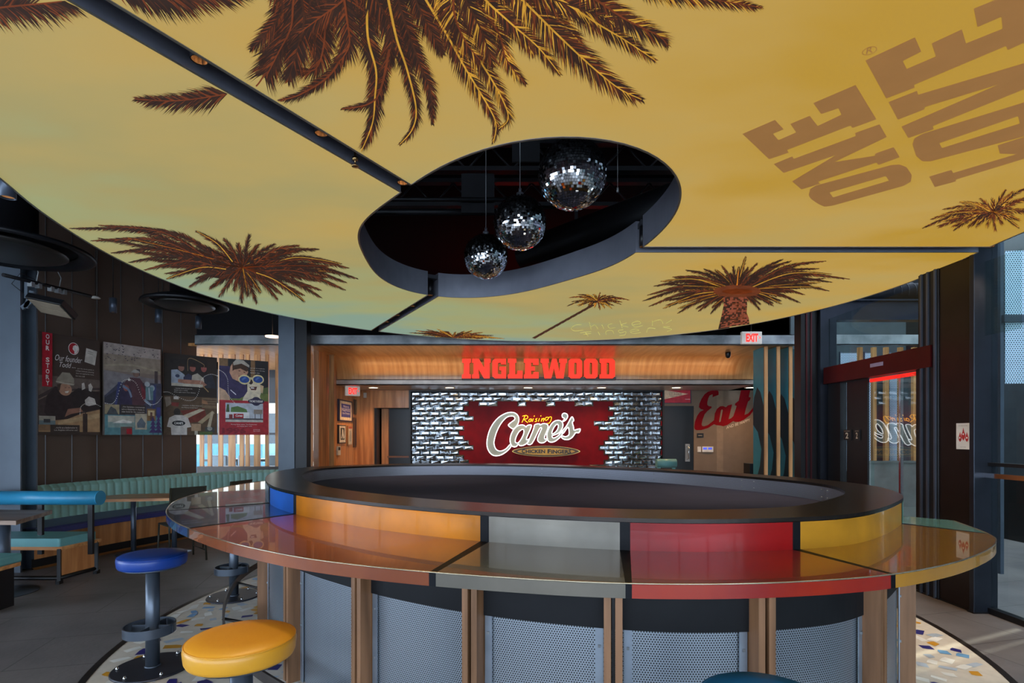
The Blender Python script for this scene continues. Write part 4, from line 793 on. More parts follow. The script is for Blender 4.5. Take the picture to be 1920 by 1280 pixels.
MB().poly([[(p.x, p.y) for p in (sA[0], ex + Vector((.03, -.0, 0)), ey + Vector((.03, .03, 0)), sA[3])]], lambda x, y, d: Vector((x, y, .385 - d)), .035).build('seat_frame', M_butch, bt)
pn = (ey - ex); pn.z = 0
MB().strip([Vector((ex.x, ex.y, .08)) + pn * f for f in (.03, .97)], [Vector((ex.x, ex.y, .35)) + pn * f for f in (.03, .97)]).build('end_panel', M_plyv, bt)
for f in (0, 1):
    p_ = Vector((ex.x, ex.y, 0)) + pn * f; MB().box((p_.x, p_.y, .2), (.03, .06, .33), rz=.5).box((p_.x, p_.y, .02), (.04, .05, .04)).build('leg', M_black, bt)
MB().tube([Vector((ex.x, ex.y, .06)) + pn * f for f in (0, 1)], .022, 8).tube([Vector((ex.x, ex.y, .06)) + Vector((-f, 0, 0)) for f in (0, 1.0)], .022, 8).build('base_rail', M_black, bt)
bt2 = thing('booth_bench', 'corner of a mint bench seat at the lower left photo edge', 'booth seat', (-4.6, 4.6, 0))
c0 = on(24, 1040, .47); MB().bx((c0.x - 1.2, c0.y - .35, .385), (c0.x, c0.y + .1, .47)).build('seat_cushion', M_mint, bt2, bevel=.02); MB().bx((c0.x - 1.2, c0.y - .36, .35), (c0.x - .02, c0.y + .1, .385)).build('seat_frame', M_butch, bt2); MB().box((c0.x - .05, c0.y - .1, .175), (.03, .3, .35)).build('leg', M_black, bt2)

def chair(loc, rz, label):
    t = thing('metal_chair', label, 'chair', loc, 'dark metal chairs at the oblong table', world=False, rz=rz); m = mat('olive_metal', '#3c3a32', .4, .5); w = .4
    MB().box((0, 0, .455), (w, .4, .018)).build('seat', m, t, bevel=.008)
    T = Matrix.Rotation(R(-8), 4, 'X'); MB().box((0, .22, .79), (w, .014, .26), M=T).build('backrest', m, t, bevel=.006)
    for sx in (-1, 1):
        MB().tube([(sx * .19, -.19, .45), (sx * .2, -.21, 0)], .011, 8).build('leg', m, t)
        MB().tube([(sx * .19, .245, .92), (sx * .19, .19, .45), (sx * .2, .24, 0)], .011, 8).build('leg', m, t)
        MB().tube([(sx * .2, -.2, .12), (sx * .2, .225, .12)], .008, 6).build('stretcher', m, t)
    return t
ch = chair((-4.1, 6.62, 0), R(-131), 'dark metal chair at the near right end of the oblong table')
dup(ch, (-3.98, 7.45, 0), R(-105), 'dark metal chair behind, only its back showing over the blue counter')

# ------------------------------------------------------------------ back: beam, curved plywood cove, soffit, alcove
bm_ = thing('steel_beam', 'long galvanized steel beam across the top of the wood alcove', 'beam', (0, 9.1, 3.09))
x0, x1 = (365 - 960) * 9.1 / 1000, (1512 - 960) * 9.1 / 1000 + .4
MB().bx((x0, 9.1, 3.09), (x1, 9.13, 3.26)).bx((x0, 9.1, 3.09), (x1, 9.22, 3.1)).bx((x0, 9.1, 3.25), (x1, 9.22, 3.26)).build('channel', M_galv, bm_)
cv = []; zt = 3.085; zb = 2.66; Yf = 10.72
for i in range(13):
    a = PI / 2 * i / 12; cv.append((Yf + .05 - .42 + .42 * math.sin(a), zt - .42 + .42 * math.cos(a)))
cx0, cx1 = -3.53, 4.87
A = [Vector((cx0, y, z)) for y, z in [(9.2, zt)] + cv + [(Yf + .05, zb)]]; B = [Vector((cx1, p.y, p.z)) for p in A]
o = struct(MB().strip(A, B, sm=True).build('ceiling_cove', M_ply))
struct(MB().bx((-6.2, 9.2, zt), (cx0, 13.2, zt + .05)).build('ceiling_plywood', M_ply))
sf = struct(MB().bx((cx0, Yf, 2.55), (cx1, Yf + .035, 2.665)).bx((cx0, Yf, 2.55), (cx1, 12.05, 2.57)).bx((cx0, Yf, 2.65), (cx1, Yf + .14, 2.665)).build('ceiling_soffit', M_soffit))
area('added_cove_fill', (.7, Yf + .02 - .12, 2.70), (0, -.25, 1), 7.6, 4, '#ffc080', sy=.04)  # added strip lamp to brighten the plywood cove, no fixture modelled
YB = 12.0
struct(MB().bx((cx0 - .1, 9.75, 0), (cx0, 12.2, zt)).build('wall_alcove', M_plyv))
# rear wood wall with dark doorway
wb = struct(MB().bx((cx0, YB, 0), ((700 - 960) * .012, YB + .1, 2.55)).bx(((700 - 960) * .012, YB, 2.16), ((772 - 960) * .012, YB + .1, 2.55)).build('wall_back', M_plyv))
dx0, dx1 = (704 - 960) * .012, (770 - 960) * .012
d1 = struct(MB().bx((dx0, YB + .5, 0), (dx1 + .3, YB + .54, 2.16)).build('door_1', mat('black_door', '#0d0d10', .35)))
MB().bx((dx0 + .17, YB + .4, 1.02), (dx1 + .2, YB + .44, 1.06)).build('push_bar', mat('bar_wood', '#7c5234', .4), d1)
MB().bx((dx0 - .1, YB + .1, 0), (dx0, YB + .5, 2.3)).bx((dx0 - .1, YB + .5, 0), (dx0 + .06, YB + .54, 2.3)).bx((dx0 - .1, YB + .1, 2.16), (dx1 + .3, YB + .54, 2.2)).build('jamb_lining', M_black, d1)
MB().bx((dx0 + .03, YB + .44, 0), (dx0 + .19, YB + .5, 2.16)).build('jamb', M_plyv, d1)
# brick wall of mirrored bricks round a red panel
bw = thing('mirror_brick_wall', 'wall of bevelled mirror bricks with ragged red panel behind the lit logo', 'feature wall', (.6, YB, 0))
bx0, bx1 = (770 - 960) * .012, (1242 - 960) * .012
MB().bx((bx0, YB, 0), (bx1, YB + .1, 2.53)).build('red_panel', M_red, bw)
MB().bx((bx0 - .03, YB - .05, 0), (bx0 + .012, YB + .1, 2.55)).bx((bx1 - .01, YB - .05, 0), (bx1 + .03, YB + .1, 2.55)).bx((bx0, YB - .05, 2.52), (bx1, YB, 2.55)).build('border', M_black, bw)
row = [(None,)] * 2 + [(838, 1648), (812, 1620), (838, 1648), (866, 1620), (785, 1540), (812, 1567), (785, 1648), (812, 1620), (838, 1595), (866, 1567), (785, 1595), (812, 1620), (838, 1595), (866, 1515), (840, 1560), (812, 1595)]
ex_ = {2: [(893, 1000), (1110, 1163), (1270, 1323), (1430, 1537)]}
mb = MB(); mort = MB(); bwid = .216; rb = random.Random(8)
zp = lambda x: (600 + x / 3 - 960) * .012
def brick(xa, xb, z0, z1_):
    g = .006; a0, a1, c0, c1 = xa + g, xb - g, z0 + g, z1_ - g; e = .026; y0, y1 = YB - .012, YB - .035; jx, jz = rb.uniform(-.0025, .0025), rb.uniform(-.0025, .0025)
    vs = [(a0, y0, c0), (a1, y0, c0), (a1, y0, c1), (a0, y0, c1), (a0 + e, y1 + jx, c0 + e), (a1 - e, y1 - jx + jz, c0 + e), (a1 - e, y1 + jx, c1 - e), (a0 + e, y1 - jz, c1 - e)]
    mb.add(vs, [(0, 1, 5, 4), (1, 2, 6, 5), (2, 3, 7, 6), (3, 0, 4, 7), (4, 5, 6), (4, 6, 7)])
    mort.bx((xa, YB - .012, z0), (xb, YB - .001, z1_))
for r_ in range(23):
    z1_ = 2.52 - r_ * .1092; z0 = z1_ - .1092
    spec = row[r_] if r_ < len(row) else (838, 1595)
    st = bx0 + .012 - (bwid / 2 if r_ % 2 else 0)
    spans = [(bx0 + .012, bx1 - .01)] if spec[0] is None else [(bx0 + .012, zp(spec[0])), (zp(spec[1]), bx1 - .01)] + [(zp(a_), zp(b_)) for a_, b_ in ex_.get(r_, [])]
    for a_, b_ in spans:
        k = math.floor((a_ - st) / bwid + 1e-6)
        while st + k * bwid < b_ - .03:
            xa, xb = max(a_, st + k * bwid), min(b_, st + (k + 1) * bwid)
            if xb - xa > .06: brick(xa, xb, z0, z1_)
            k += 1
mort.build('mortar', mat('dark_mortar', '#1c1c1e', .7), bw); mb.build('mirror_bricks', mat('mirror_brick', '#a2a6aa', .12, 1, var=.3, scale=12, bump=.12, bscale=25), bw, fix=False)
# right part of back wall
rw0, rw1 = bx1 + .03, 5.9
wr = struct(MB().bx((bx1, YB, 2.2), (6.6, YB + .1, 2.55)).bx(((1301 - 960) * .012, YB, 0), (6.6, YB + .1, 2.2)).build('wall_rear', mat('taupe_paint', '#75614e', .6, var=.05)))
MB().bx(((1344 - 960) * .012, YB - .002, 0), ((1356 - 960) * .012, YB, 2.55)).build('pilaster', mat('light_taupe', '#86705a', .6), wr)
d2_ = struct(MB().bx((rw0, YB + .02, 0), ((1301 - 960) * .012, YB + .06, 2.2)).build('door_2', mat('black_door')))
h0 = at(1285, 832, YB); h1 = at(1293.5, 865, YB)
MB().bx((h0.x, YB, h1.z), (h1.x, YB + .02, h0.z)).build('handle_plate', M_galv, d2_); MB().tube([(h0.x + .04, YB, h1.z + .05), (h0.x + .06, YB - .05, h1.z + .07), (h0.x + .06, YB - .05, h0.z - .07), (h0.x + .04, YB, h0.z - .05)], .009, 8).build('pull_handle', M_chrome, d2_)
def frame_on_back(px0, py0, px1, py1, name, label, items, fr='#b02030', base='#b01826', dep=.03):
    a = at(px0, py0, YB); b = at(px1, py1, YB); t = thing(name, label, 'picture', (a.x, YB, b.z)); MB().bx((a.x, YB - dep, b.z), (b.x, YB - .001, a.z)).build('frame', mat('fr_' + fr.strip('#'), fr, .4), t)
    fn = lambda u, v, k: Vector((a.x + (b.x - a.x) * u, YB - dep - k, a.z + (b.z - a.z) * v)); draw(t, fn, [(base, 'r', (.03, .04, .97, .96))] + items); return t
frame_on_back(1244, 729, 1295, 756, 'pennant_picture', 'framed red picture with cream LOS ANGELES pennant above the right dark door', [('#e0b890', 'p', [(.02, .08), (.9, .35), (.02, .72)]), ('#5a3a30', 't', (.2, .28, .66, .44), 'LOS ANGELES'), ('#5a3a30', 's', [(.2, .22), (.5, .26)], .02), ('#5a3a30', 's', [(.2, .52), (.5, .5)], .02), ('#e8d0c8', 's', [(.78, .72), (.96, .72)], .03)], fr='#2a2440')
# Eat wall lettering
FE = facing(YB - .004, 1240, 720, 8)
ew = thing('wall_lettering', 'large red script word Eat painted high on the taupe wall', 'wall lettering', at(1302, 806, YB))
E1 = [(860, 160), (860, 115), (845, 96), (815, 90), (770, 90), (700, 112), (650, 150), (605, 215), (572, 290), (565, 345), (590, 372), (635, 385), (580, 415), (540, 470), (505, 560), (493, 640), (502, 675), (530, 690), (600, 688), (700, 658), (790, 600), (830, 615), (880, 620), (930, 630), (990, 612), (1080, 552), (1105, 565), (1165, 565), (1235, 535), (1330, 465), (1400, 372), (1408, 345), (1385, 338), (1350, 385), (1300, 440), (1248, 460), (1268, 370), (1300, 262), (1330, 238), (1342, 200), (1312, 192), (1335, 90), (1195, 90), (1160, 250), (1108, 290), (1106, 318), (1132, 326), (1080, 480), (1045, 512), (1008, 525), (1062, 303), (1000, 318), (968, 345), (925, 328), (880, 332), (835, 370), (802, 440), (790, 540), (700, 612), (640, 632), (612, 625), (604, 600), (620, 530), (650, 450), (690, 405), (755, 352), (752, 332), (712, 330), (690, 310), (690, 270), (705, 210), (725, 170), (770, 150), (768, 195)]
MB().poly([E1, [(910, 375), (922, 392), (905, 480), (888, 560), (870, 570), (868, 550), (882, 470), (895, 395)]], FE, .003).build('script_word', mat('script_red', '#7c0712', .6, var=.05, spec=.1), ew)
b = MB(); vs, fs = text2d('AND BE HAPPY', 0, .0)
b.add([FE(975 + u * 355 - v * 0, 672 - u * 118 - v * 42, -.002) for u, v in vs], fs); b.build('small_words', mat('cream_letters', '#d8c8b0', .6), ew)
t = tag(MB().bx(at(1307, 812, YB - .01), at(1319, 820, YB - .002)).build('room_sign', mat('sign_black', '#101012', .4)), 'small black room sign beside the right dark door', 'sign')
b = MB(); text(b, 'OFFICE', facing(YB - .012), 1309, 817.2, 1316.5, 815.2); b.build('lettering', mat('cream_letters'), t)
tag(MB().bx(at(1308, 837, YB - .015), at(1314, 847, YB - .001)).build('light_switch', M_white), 'white light switch under the black room sign', 'switch')
t = tag(MB().bx(at(1317, 837, YB - .03), at(1336.5, 847, YB - .001)).build('thermostat_panel', M_white), 'white twin control panel with two blue displays on taupe wall', 'control panel')
for x_ in (1318.5, 1328): MB().bx(at(x_, 838.5, YB - .034), at(x_ + 7, 842.5, YB - .03)).build('display', mat('blue_display', '#4a58c8', .3, emis=.5), t)
tag(MB().bx(at(1406, 869, 11.2), at(1418, 890, 11.5)).build('floor_bin', M_black), 'dark box low against the right end of the taupe wall', 'bin')
# soffit downlights
for px, lb in ((700, 'over the wood alcove'), (843, 'left over the mirror bricks'), (990, 'over the lit logo'), (1128, 'right of the logo over the bricks'), (1268, 'over the right dark door'), (1407, 'at the right end by the teal fins')):
    Yd = 11.25; x_ = (px - 960) * Yd / 1000; t = thing('recessed_downlight', 'round recessed downlight in the soffit ' + lb, 'ceiling light', (x_, Yd, 2.55), 'soffit downlights')
    MB().lathe((x_, Yd, 2.545), [(.001, 0), (.095, 0)], 32, cap=False).build('lens', mat('warm_lens', '#ffe4bc', .5, emis=5, ecol='#ffdfb0'), t)
    MB().lathe((x_, Yd, 2.54), [(.095, 0), (.12, 0), (.12, .01)], 32, cap=False).build('trim_ring', M_white, t)
    l = bpy.data.lights.new('lamp_light', 'SPOT'); l.energy = 36; l.color = hx('#ffc888')[:3]; l.spot_size = R(140); l.spot_blend = .8; l.shadow_soft_size = .08
    o = bpy.data.objects.new('lamp_light', l); COL.objects.link(o); o.parent = t; o.location = (0, 0, -.03)

# INGLEWOOD sign
YS = 10.52; FS = facing(YS, 860, 660, 6.4)
sg_ = thing('channel_letter_sign', 'glowing red slab letter sign reading INGLEWOOD on the soffit edge', 'sign', at(1010, 711, YS))
O_ = lambda a, b: [[(a + 28, 78), (b - 28, 78), (b, 106), (b, 287), (b - 28, 315), (a + 28, 315), (a, 287), (a, 106)], [((a + b) / 2 - 15, 135), ((a + b) / 2 - 9, 127), ((a + b) / 2 + 9, 127), ((a + b) / 2 + 15, 135), ((a + b) / 2 + 15, 258), ((a + b) / 2 + 9, 267), ((a + b) / 2 - 9, 267), ((a + b) / 2 - 15, 258)]]
LT_ = [[[(42, 78), (148, 78), (148, 125), (130, 132), (130, 262), (148, 270), (148, 315), (40, 315), (40, 270), (60, 262), (63, 132), (42, 125)]],
    [[(160, 78), (242, 78), (307, 190), (307, 132), (305, 78), (385, 78), (385, 125), (372, 132), (372, 315), (305, 315), (240, 205), (240, 262), (247, 270), (247, 315), (160, 315), (160, 270), (178, 262), (178, 132), (160, 125)]],
    [[(435, 78), (568, 78), (568, 148), (512, 148), (505, 127), (480, 127), (470, 138), (470, 255), (480, 266), (512, 266), (512, 222), (488, 215), (488, 175), (570, 175), (570, 315), (435, 315), (405, 288), (405, 105)]],
    [[(590, 78), (692, 78), (692, 125), (677, 132), (677, 266), (700, 266), (705, 222), (767, 222), (767, 315), (590, 315), (590, 270), (608, 262), (608, 132), (590, 125)]],
    [[(782, 78), (960, 78), (960, 155), (895, 155), (890, 127), (868, 127), (868, 175), (880, 172), (915, 172), (915, 225), (868, 222), (868, 266), (893, 266), (900, 238), (960, 238), (960, 315), (782, 315), (782, 270), (797, 262), (797, 132), (782, 125)]],
    [[(983, 78), (1082, 78), (1082, 127), (1068, 132), (1085, 232), (1122, 78), (1175, 78), (1208, 232), (1220, 132), (1205, 125), (1205, 78), (1300, 78), (1300, 127), (1285, 132), (1258, 315), (1172, 315), (1143, 195), (1110, 315), (1030, 315), (1000, 132), (983, 125)]],
    O_(1318, 1481), O_(1503, 1667),
    [[(1690, 78), (1848, 78), (1876, 106), (1876, 287), (1848, 315), (1690, 315), (1690, 270), (1707, 262), (1707, 132), (1690, 125)], [(1775, 127), (1800, 127), (1807, 135), (1807, 258), (1800, 267), (1775, 267)]]]
M_rl = mat('red_lit_face', '#901004', .5, var=.04, emis=.72, ecol='#ff2c12'); M_rs = mat('red_return', '#7a0a08', .4)
for lp in LT_: MB().poly(lp, FS, .09, 0, 1).build('letter', [M_rl, M_rs], sg_)
MB().bx((at(865, 711, YS).x, YS + .09, 2.64), (at(1157, 711, YS).x, YS + .16, 2.70)).build('raceway', mat('raceway', '#5a4a48', .5), sg_)
area('halo_light', (at(1010, 680, YS + .12).x, YS + .12, 3.02), (0, -.35, 1), 3.0, 20, '#ff2010', sg_, sy=.05, spread=170)
M_rled = mat('red_led', '#ff2010', .5, emis=5, ecol='#ff1a0c')
# Cane's logo
YL = 11.9; FL = facing(YL, 900, 760, 9.6); lg = thing('logo_sign', "lit script logo sign Raising Cane's Chicken Fingers on red panel", 'neon sign', at(1000, 850, YL))
Cc = [(595, 422), (560, 405), (520, 372), (512, 345), (560, 300), (610, 265), (628, 235), (610, 200), (560, 190), (490, 208), (420, 270), (350, 370), (295, 490), (258, 620), (255, 700), (285, 780), (340, 815), (400, 812), (470, 775), (530, 710), (558, 700), (560, 735), (500, 810), (400, 880), (310, 905), (230, 893), (160, 825), (125, 720), (130, 600), (170, 450), (240, 320), (340, 210), (450, 145), (540, 122), (620, 130), (670, 165), (697, 215), (700, 280), (675, 345), (640, 395)]
ca = [(750, 348), (800, 360), (828, 388), (850, 358), (925, 350), (905, 430), (835, 590), (850, 615), (882, 600), (875, 640), (830, 690), (765, 722), (710, 720), (690, 692), (655, 738), (595, 742), (558, 705), (540, 630), (552, 540), (600, 440), (670, 370)]
ha = [(762, 430), (790, 452), (782, 515), (742, 600), (695, 662), (652, 672), (634, 640), (650, 570), (700, 475)]
cn = [(985, 345), (1072, 328), (1080, 352), (1130, 325), (1198, 330), (1226, 368), (1215, 430), (1160, 570), (1178, 602), (1212, 582), (1203, 620), (1160, 662), (1105, 675), (1052, 652), (1035, 595), (1075, 490), (1108, 412), (1085, 400), (1045, 470), (935, 685), (850, 690), (885, 610), (960, 430)]
ce = [(1400, 265), (1458, 278), (1492, 330), (1480, 410), (1420, 492), (1335, 532), (1298, 545), (1312, 582), (1360, 572), (1425, 525), (1475, 450), (1480, 520), (1405, 605), (1325, 655), (1250, 655), (1212, 612), (1203, 525), (1230, 430), (1282, 335), (1340, 282)]
he = [(1400, 340), (1408, 390), (1372, 462), (1305, 512), (1296, 480), (1328, 400), (1372, 345)]
cs = [(1475, 470), (1560, 360), (1642, 212), (1672, 220), (1688, 272), (1662, 300), (1682, 380), (1692, 442), (1740, 430), (1806, 422), (1778, 490), (1720, 492), (1670, 562), (1600, 610), (1520, 610), (1468, 578), (1475, 545), (1540, 560), (1596, 530), (1602, 460), (1582, 390), (1500, 500)]
cp = [(1525, 137), (1568, 158), (1577, 205), (1545, 258), (1503, 287), (1490, 275), (1522, 235), (1485, 215), (1474, 175), (1492, 145)]
M_lface = mat('logo_face', '#8d948c', .5, emis=.12, var=.04); M_neon = mat('white_neon')
b = MB(); tb_ = MB()
for lp in ([Cc], [ca, ha], [cn], [ce, he], [cs], [cp]):
    o = MB().poly(lp, FL, .06, 0).build('script_letter', [M_lface], lg)
    for q in lp: tb_.tube([FL(p.x, p.y, -.01) for p in catmull([Vector(v) for v in q], 3)], .0085, 6, closed=True)
tb_.build('neon_outline', M_neon, lg)
M_yn = mat('amber_neon', '#ffc020', .4, emis=1.6, ecol='#ffa818'); b = MB()
for q in ([(755, 305), (782, 250), (812, 185)], [(765, 192), (830, 178), (862, 205), (842, 238), (795, 252), (862, 310)], [(925, 240), (890, 250), (875, 280), (895, 292), (920, 265), (928, 240), (922, 288)], [(960, 235), (942, 288)], [(972, 200), (980, 180)], [(1032, 232), (1000, 248), (1022, 268), (1008, 290), (985, 286)], [(1070, 230), (1050, 288)], [(1090, 195), (1100, 178)], [(1118, 230), (1100, 288)], [(1108, 258), (1148, 230), (1150, 250), (1138, 288)], [(1242, 215), (1195, 212), (1170, 245), (1190, 268), (1222, 245), (1250, 208), (1285, 210), (1275, 270), (1240, 318), (1205, 322)]):
    b.tube([FL(p.x, p.y, -.015) for p in catmull([Vector(v) for v in q], 4, False)], .007, 6)
b.build('amber_script', M_yn, lg)
ov = lambda k: [(1190 + (615 * k) * math.cos(a) * (1 if True else 1), 824 + (96 * k) * math.sin(a) * (.35 + .65 * abs(math.sin(a)) ** .5)) for a in [2 * PI * i / 60 for i in range(60)]]
MB().poly([ov(1)], FL, .04).build('plaque_rim', mat('gold_rim', '#c8a860', .3, .6, emis=.1), lg)
MB().poly([ov(.965)], lambda x, y, d: FL(x, y, -.003 + d)).build('plaque_dark_band', mat('plaque_dark', '#4a3212', .4), lg)  # dark ring inside the gold rim
MB().poly([[(1190 + 520 * math.cos(a), 826 + 66 * math.sin(a) * (.35 + .65 * abs(math.sin(a)) ** .5)) for a in [2 * PI * i / 60 for i in range(60)]]], lambda x, y, d: FL(x, y, -.006 + d)).build('plaque_face', mat('plaque_gold', '#a88228', .4, emis=.12, var=.15), lg)
b = MB(); F2 = lambda x, y, d: FL(x, y, -.01)
text(b, 'C', F2, 752, 860, 812, 783, bold=.05); text(b, 'HICKEN', F2, 822, 858, 1172, 792, bold=.04); text(b, 'F', F2, 1215, 860, 1275, 786, bold=.05); text(b, 'INGERS', F2, 1285, 864, 1640, 796, bold=.04)
b.build('plaque_words', mat('sign_black'), lg)

# wood side wall pictures
XW = cx0
def side_pic(px0, py0, px1, py1, name, label, frc, items, base, dep=.03):
    y0, y1 = XW * 1000 / (px0 - 960), XW * 1000 / (px1 - 960); z1_ = EYE + (815 - py0) * y0 / 1000; z0 = EYE + (815 - py1) * y0 / 1000
    t = thing(name, label, 'picture', (XW, y0, z0), 'framed pictures on the wood side wall'); MB().bx((XW + .001, y0, z0), (XW + dep, y1, z1_)).build('frame', mat('fr_' + frc.strip('#'), frc, .4), t)
    fn = lambda u, v, k: Vector((XW + dep + k, y0 + (y1 - y0) * u, z1_ + (z0 - z1_) * v)); draw(t, fn, [(base, 'r', (.08, .06, .92, .94))] + items)
side_pic(632.5, 747.5, 658.5, 789, 'framed_sign', 'navy framed Welcome to INGLEWOOD City of Champions sign on wood wall', '#1e1c40', [('#2c2c78', 'r', (.16, .18, .84, .8)), ('#e8e0d8', 't', (.3, .24, .7, .34), 'Welcome to'), ('#e8e0d8', 't', (.2, .38, .8, .52), 'INGLEWOOD'), ('#e8e0d8', 't', (.22, .57, .78, .68), 'City of Champions')], '#d8c0a0')
side_pic(662.5, 748.5, 676.5, 776.5, 'framed_photo', 'small framed photo right of the navy Welcome sign on wood wall', '#4a3424', [('#7a8a90', 'r', (.2, .15, .8, .55)), ('#a04030', 'r', (.25, .7, .45, .86))], '#6e6458')
side_pic(632.5, 796, 646, 831.5, 'framed_photo', 'black and white player photo in dark frame under the navy Welcome sign', '#241a14', [('#181818', 'r', (.22, .16, .78, .8)), ('#d8d4c8', 'p', [(.45, .2), (.6, .25), (.65, .45), (.72, .7), (.6, .76), (.52, .55), (.42, .76), (.32, .7), (.42, .45)])], '#d8d0c0')
side_pic(650, 798, 658, 835, 'framed_photo', 'narrow red topped picture between the player photo and the tall poster', '#a8784c', [('#a83020', 'r', (.1, .05, .9, .14)), ('#8a8478', 'r', (.3, .25, .7, .8))], '#b8a88c')
side_pic(661.5, 782.5, 677.5, 838.5, 'framed_poster', 'tall dark figure poster nearest the doorway on the wood wall', '#5c4434', [('#6a4a5c', 'p', [(.3, .2), (.6, .15), (.75, .5), (.5, .6), (.35, .45)]), ('#a04a40', 'p', [(.5, .4), (.7, .45), (.65, .7), (.5, .65)]), ('#3a4a6a', 'p', [(.25, .6), (.5, .65), (.45, .9), (.22, .85)]), ('#b0907a', 'e', (.5, .3, .12, .05))], '#332a34')
t = tag(MB().bx((XW + .001, 10.72, 1.14), (XW + .03, 10.9, 1.32)).build('wall_thermostat', M_white), 'white thermostat low on wood side wall under the player photo', 'thermostat')
MB().bx((XW + .03, 10.75, 1.24), (XW + .034, 10.87, 1.3)).build('display', mat('sign_black'), t)
def exit_sign(c, w, h, label, rz=0, dep=.06, stem=None):
    t = thing('exit_sign', label, 'exit sign', c, 'red EXIT signs'); T = Matrix.Translation(c) @ Matrix.Rotation(rz, 4, 'Z')
    MB().box(c, (w, dep, h), rz=rz).build('housing', mat('exit_housing', '#cdc6bd', .4, emis=.12), t, bevel=.008)
    b = MB(); text(b, 'EXIT', lambda x, y, d: T @ Vector((x * w, -dep / 2 - .003, y * h)), -.30, -.33, .3, .33, 0, bold=.04); text(b, '>', lambda x, y, d: T @ Vector((x * w, -dep / 2 - .003, y * h)), .34, -.1, .42, .12, 0, bold=.02)
    b.build('lettering', mat('exit_red', '#ff2018', .5, emis=.9, ecol='#ff2a20'), t, fix=False)
    if stem: MB().cyl(c + Vector((0, 0, h / 2)), (c.x, c.y, stem), .008, 8).build('stem', M_black, t)
exit_sign(at(1408.5, 633.5, 8.7), .33, .2, 'lit red EXIT sign hanging before the galvanized beam on the right', stem=4.8)
exit_sign(at(659, 733, 11.0) + Vector((.02, 0, -.0)), .3, .2, 'lit red EXIT sign under the soffit by the wood side wall', rz=R(35), stem=2.55)
tag(MB().bx(at(681.5, 736, 11.95), at(687.5, 745.5, 11.99)).build('motion_sensor', M_white), 'small white sensor on wood wall above the doorway', 'sensor')
p = at(1365, 663, 9.9); p.z = 3.0; t = thing('dome_camera', 'small dark dome camera under the curved plywood at right', 'security camera', p); MB().lathe(p, [(.001, -.03), (.03, -.02), (.045, .01), (.05, .05), (.05, .08)], 20).build('dome', M_black, t)
p = at(1247, 655, 9.6); tag(MB().bx(p + Vector((-.09, 0, 0)), p + Vector((.09, .08, .04))).build('ceiling_emergency_light', M_white), 'flat white emergency light on the plywood cove', 'emergency light')
p = at(1076, 643, 9.3); t = thing('cove_spotlight', 'tiny lit spotlight above the red INGLEWOOD letters', 'spotlight', p); MB().lathe(p, [(.001, -.01), (.04, -.01), (.04, .06)], 20).build('lens', M_glow, t)
p = at(511, 631, 8.9); t = thing('disc_light', 'warm lit disc light before the beam by the grey column', 'ceiling light', p); MB().lathe(p, [(.001, -.01), (.11, -.008), (.115, .01), (.02, .02)], 32).build('disc', mat('warm_disc', '#ffe0c0', .5, emis=1.6, ecol='#ffd4b0'), t); MB().cyl(p + Vector((0, 0, .02)), (p.x, p.y, 4.8), .006, 6).build('stem', M_black, t)
p = at(516, 652, 9.6); tag(MB().lathe(p, [(.001, -.02), (.05, -.015), (.06, .03)], 20).build('smoke_detector', M_white), 'white smoke detector under the plywood ceiling by the grey column', 'smoke detector')

# slat screen left
zl = at(500, 874, 10.2).z
led = struct(MB().bx((-6.0, 10.15, 0), (cx0 - .1, 10.45, zl)).build('wall_low', mat('dark_ledge', '#3a3029', .5)))
lp = ((373, 381), (388, 396), (408, 417), (427, 440), (448, 456), (459, 467), (475, 487), (496, 503), (515, 521), (574, 586), (596, 606), (616, 626))
for i, (a_, b_) in enumerate(lp):
    x0_, x1_ = (a_ - 960) * .0102, (b_ - 960) * .0102
    tag(MB().bx((x0_ + .01, 10.2, zl), (x1_, 10.24, zt)).build('wood_slat', M_slat), 'vertical wood slat in the screen behind the posters and banquette' if i < 9 else 'vertical wood slat right of the grey steel column', 'slat', 'slat screen left of column' if i < 9 else 'slat screen right of column')
struct(MB().bx((-9, 12.9, 3.1), (6.7, 13.0, 4.8)).bx((cx0, 12.1, 2.57), (6.7, 12.15, 4.8)).bx((4.87, 12.1, 0), (6.7, 12.15, 4.8)).bx((-9, 9.4, 3.14), (-8.9, 13, 4.8)).build('wall_upper', M_dark))
# window wall behind slats and what it looks onto
ww = MB()
for x_ in (-7.6, -6.4, -5.3, -4.2): ww.bx((x_ - .04, 12.6, 0), (x_ + .04, 12.7, 3.1))
ww.bx((-9, 12.6, 2.3), (-4.95, 12.68, 3.1)).bx((-9, 12.6, 2.9), (-3.6, 12.7, 3.1)).bx((-9, 12.6, 0), (-3.6, 12.7, .25)).bx((-9, 12.6, 1.55), (-3.6, 12.66, 1.6))
wn = struct(ww.build('window_1', M_black))
wt = tag(MB().bx((-6.6, 11.4, .98), (-3.75, 11.9, 1.03)).bx((-6.0, 11.6, 0), (-5.9, 11.7, .98)).bx((-4.3, 11.6, 0), (-4.2, 11.7, .98)).build('window_counter', mat('window_ledge', '#4a4f4c', .4)), 'dark counter ledge behind the slats by the window', 'counter')
for i, x_ in enumerate((-6.1, -5.5, -4.9)):
    t = thing('window_chair', 'grey high back chair behind the slats by the window', 'chair', (x_, 11.1, 0), 'seats behind the slat screen'); MB().box((x_, 11.1, .95), (.38, .1, .35)).build('backrest', mat('grey_vinyl', '#6f8088', .4), t, bevel=.03); MB().box((x_, 11.3, .72), (.38, .38, .08)).build('seat', mat('grey_vinyl'), t, bevel=.02); MB().cyl((x_, 11.3, 0), (x_, 11.3, .7), .03).build('pole', M_steel, t)
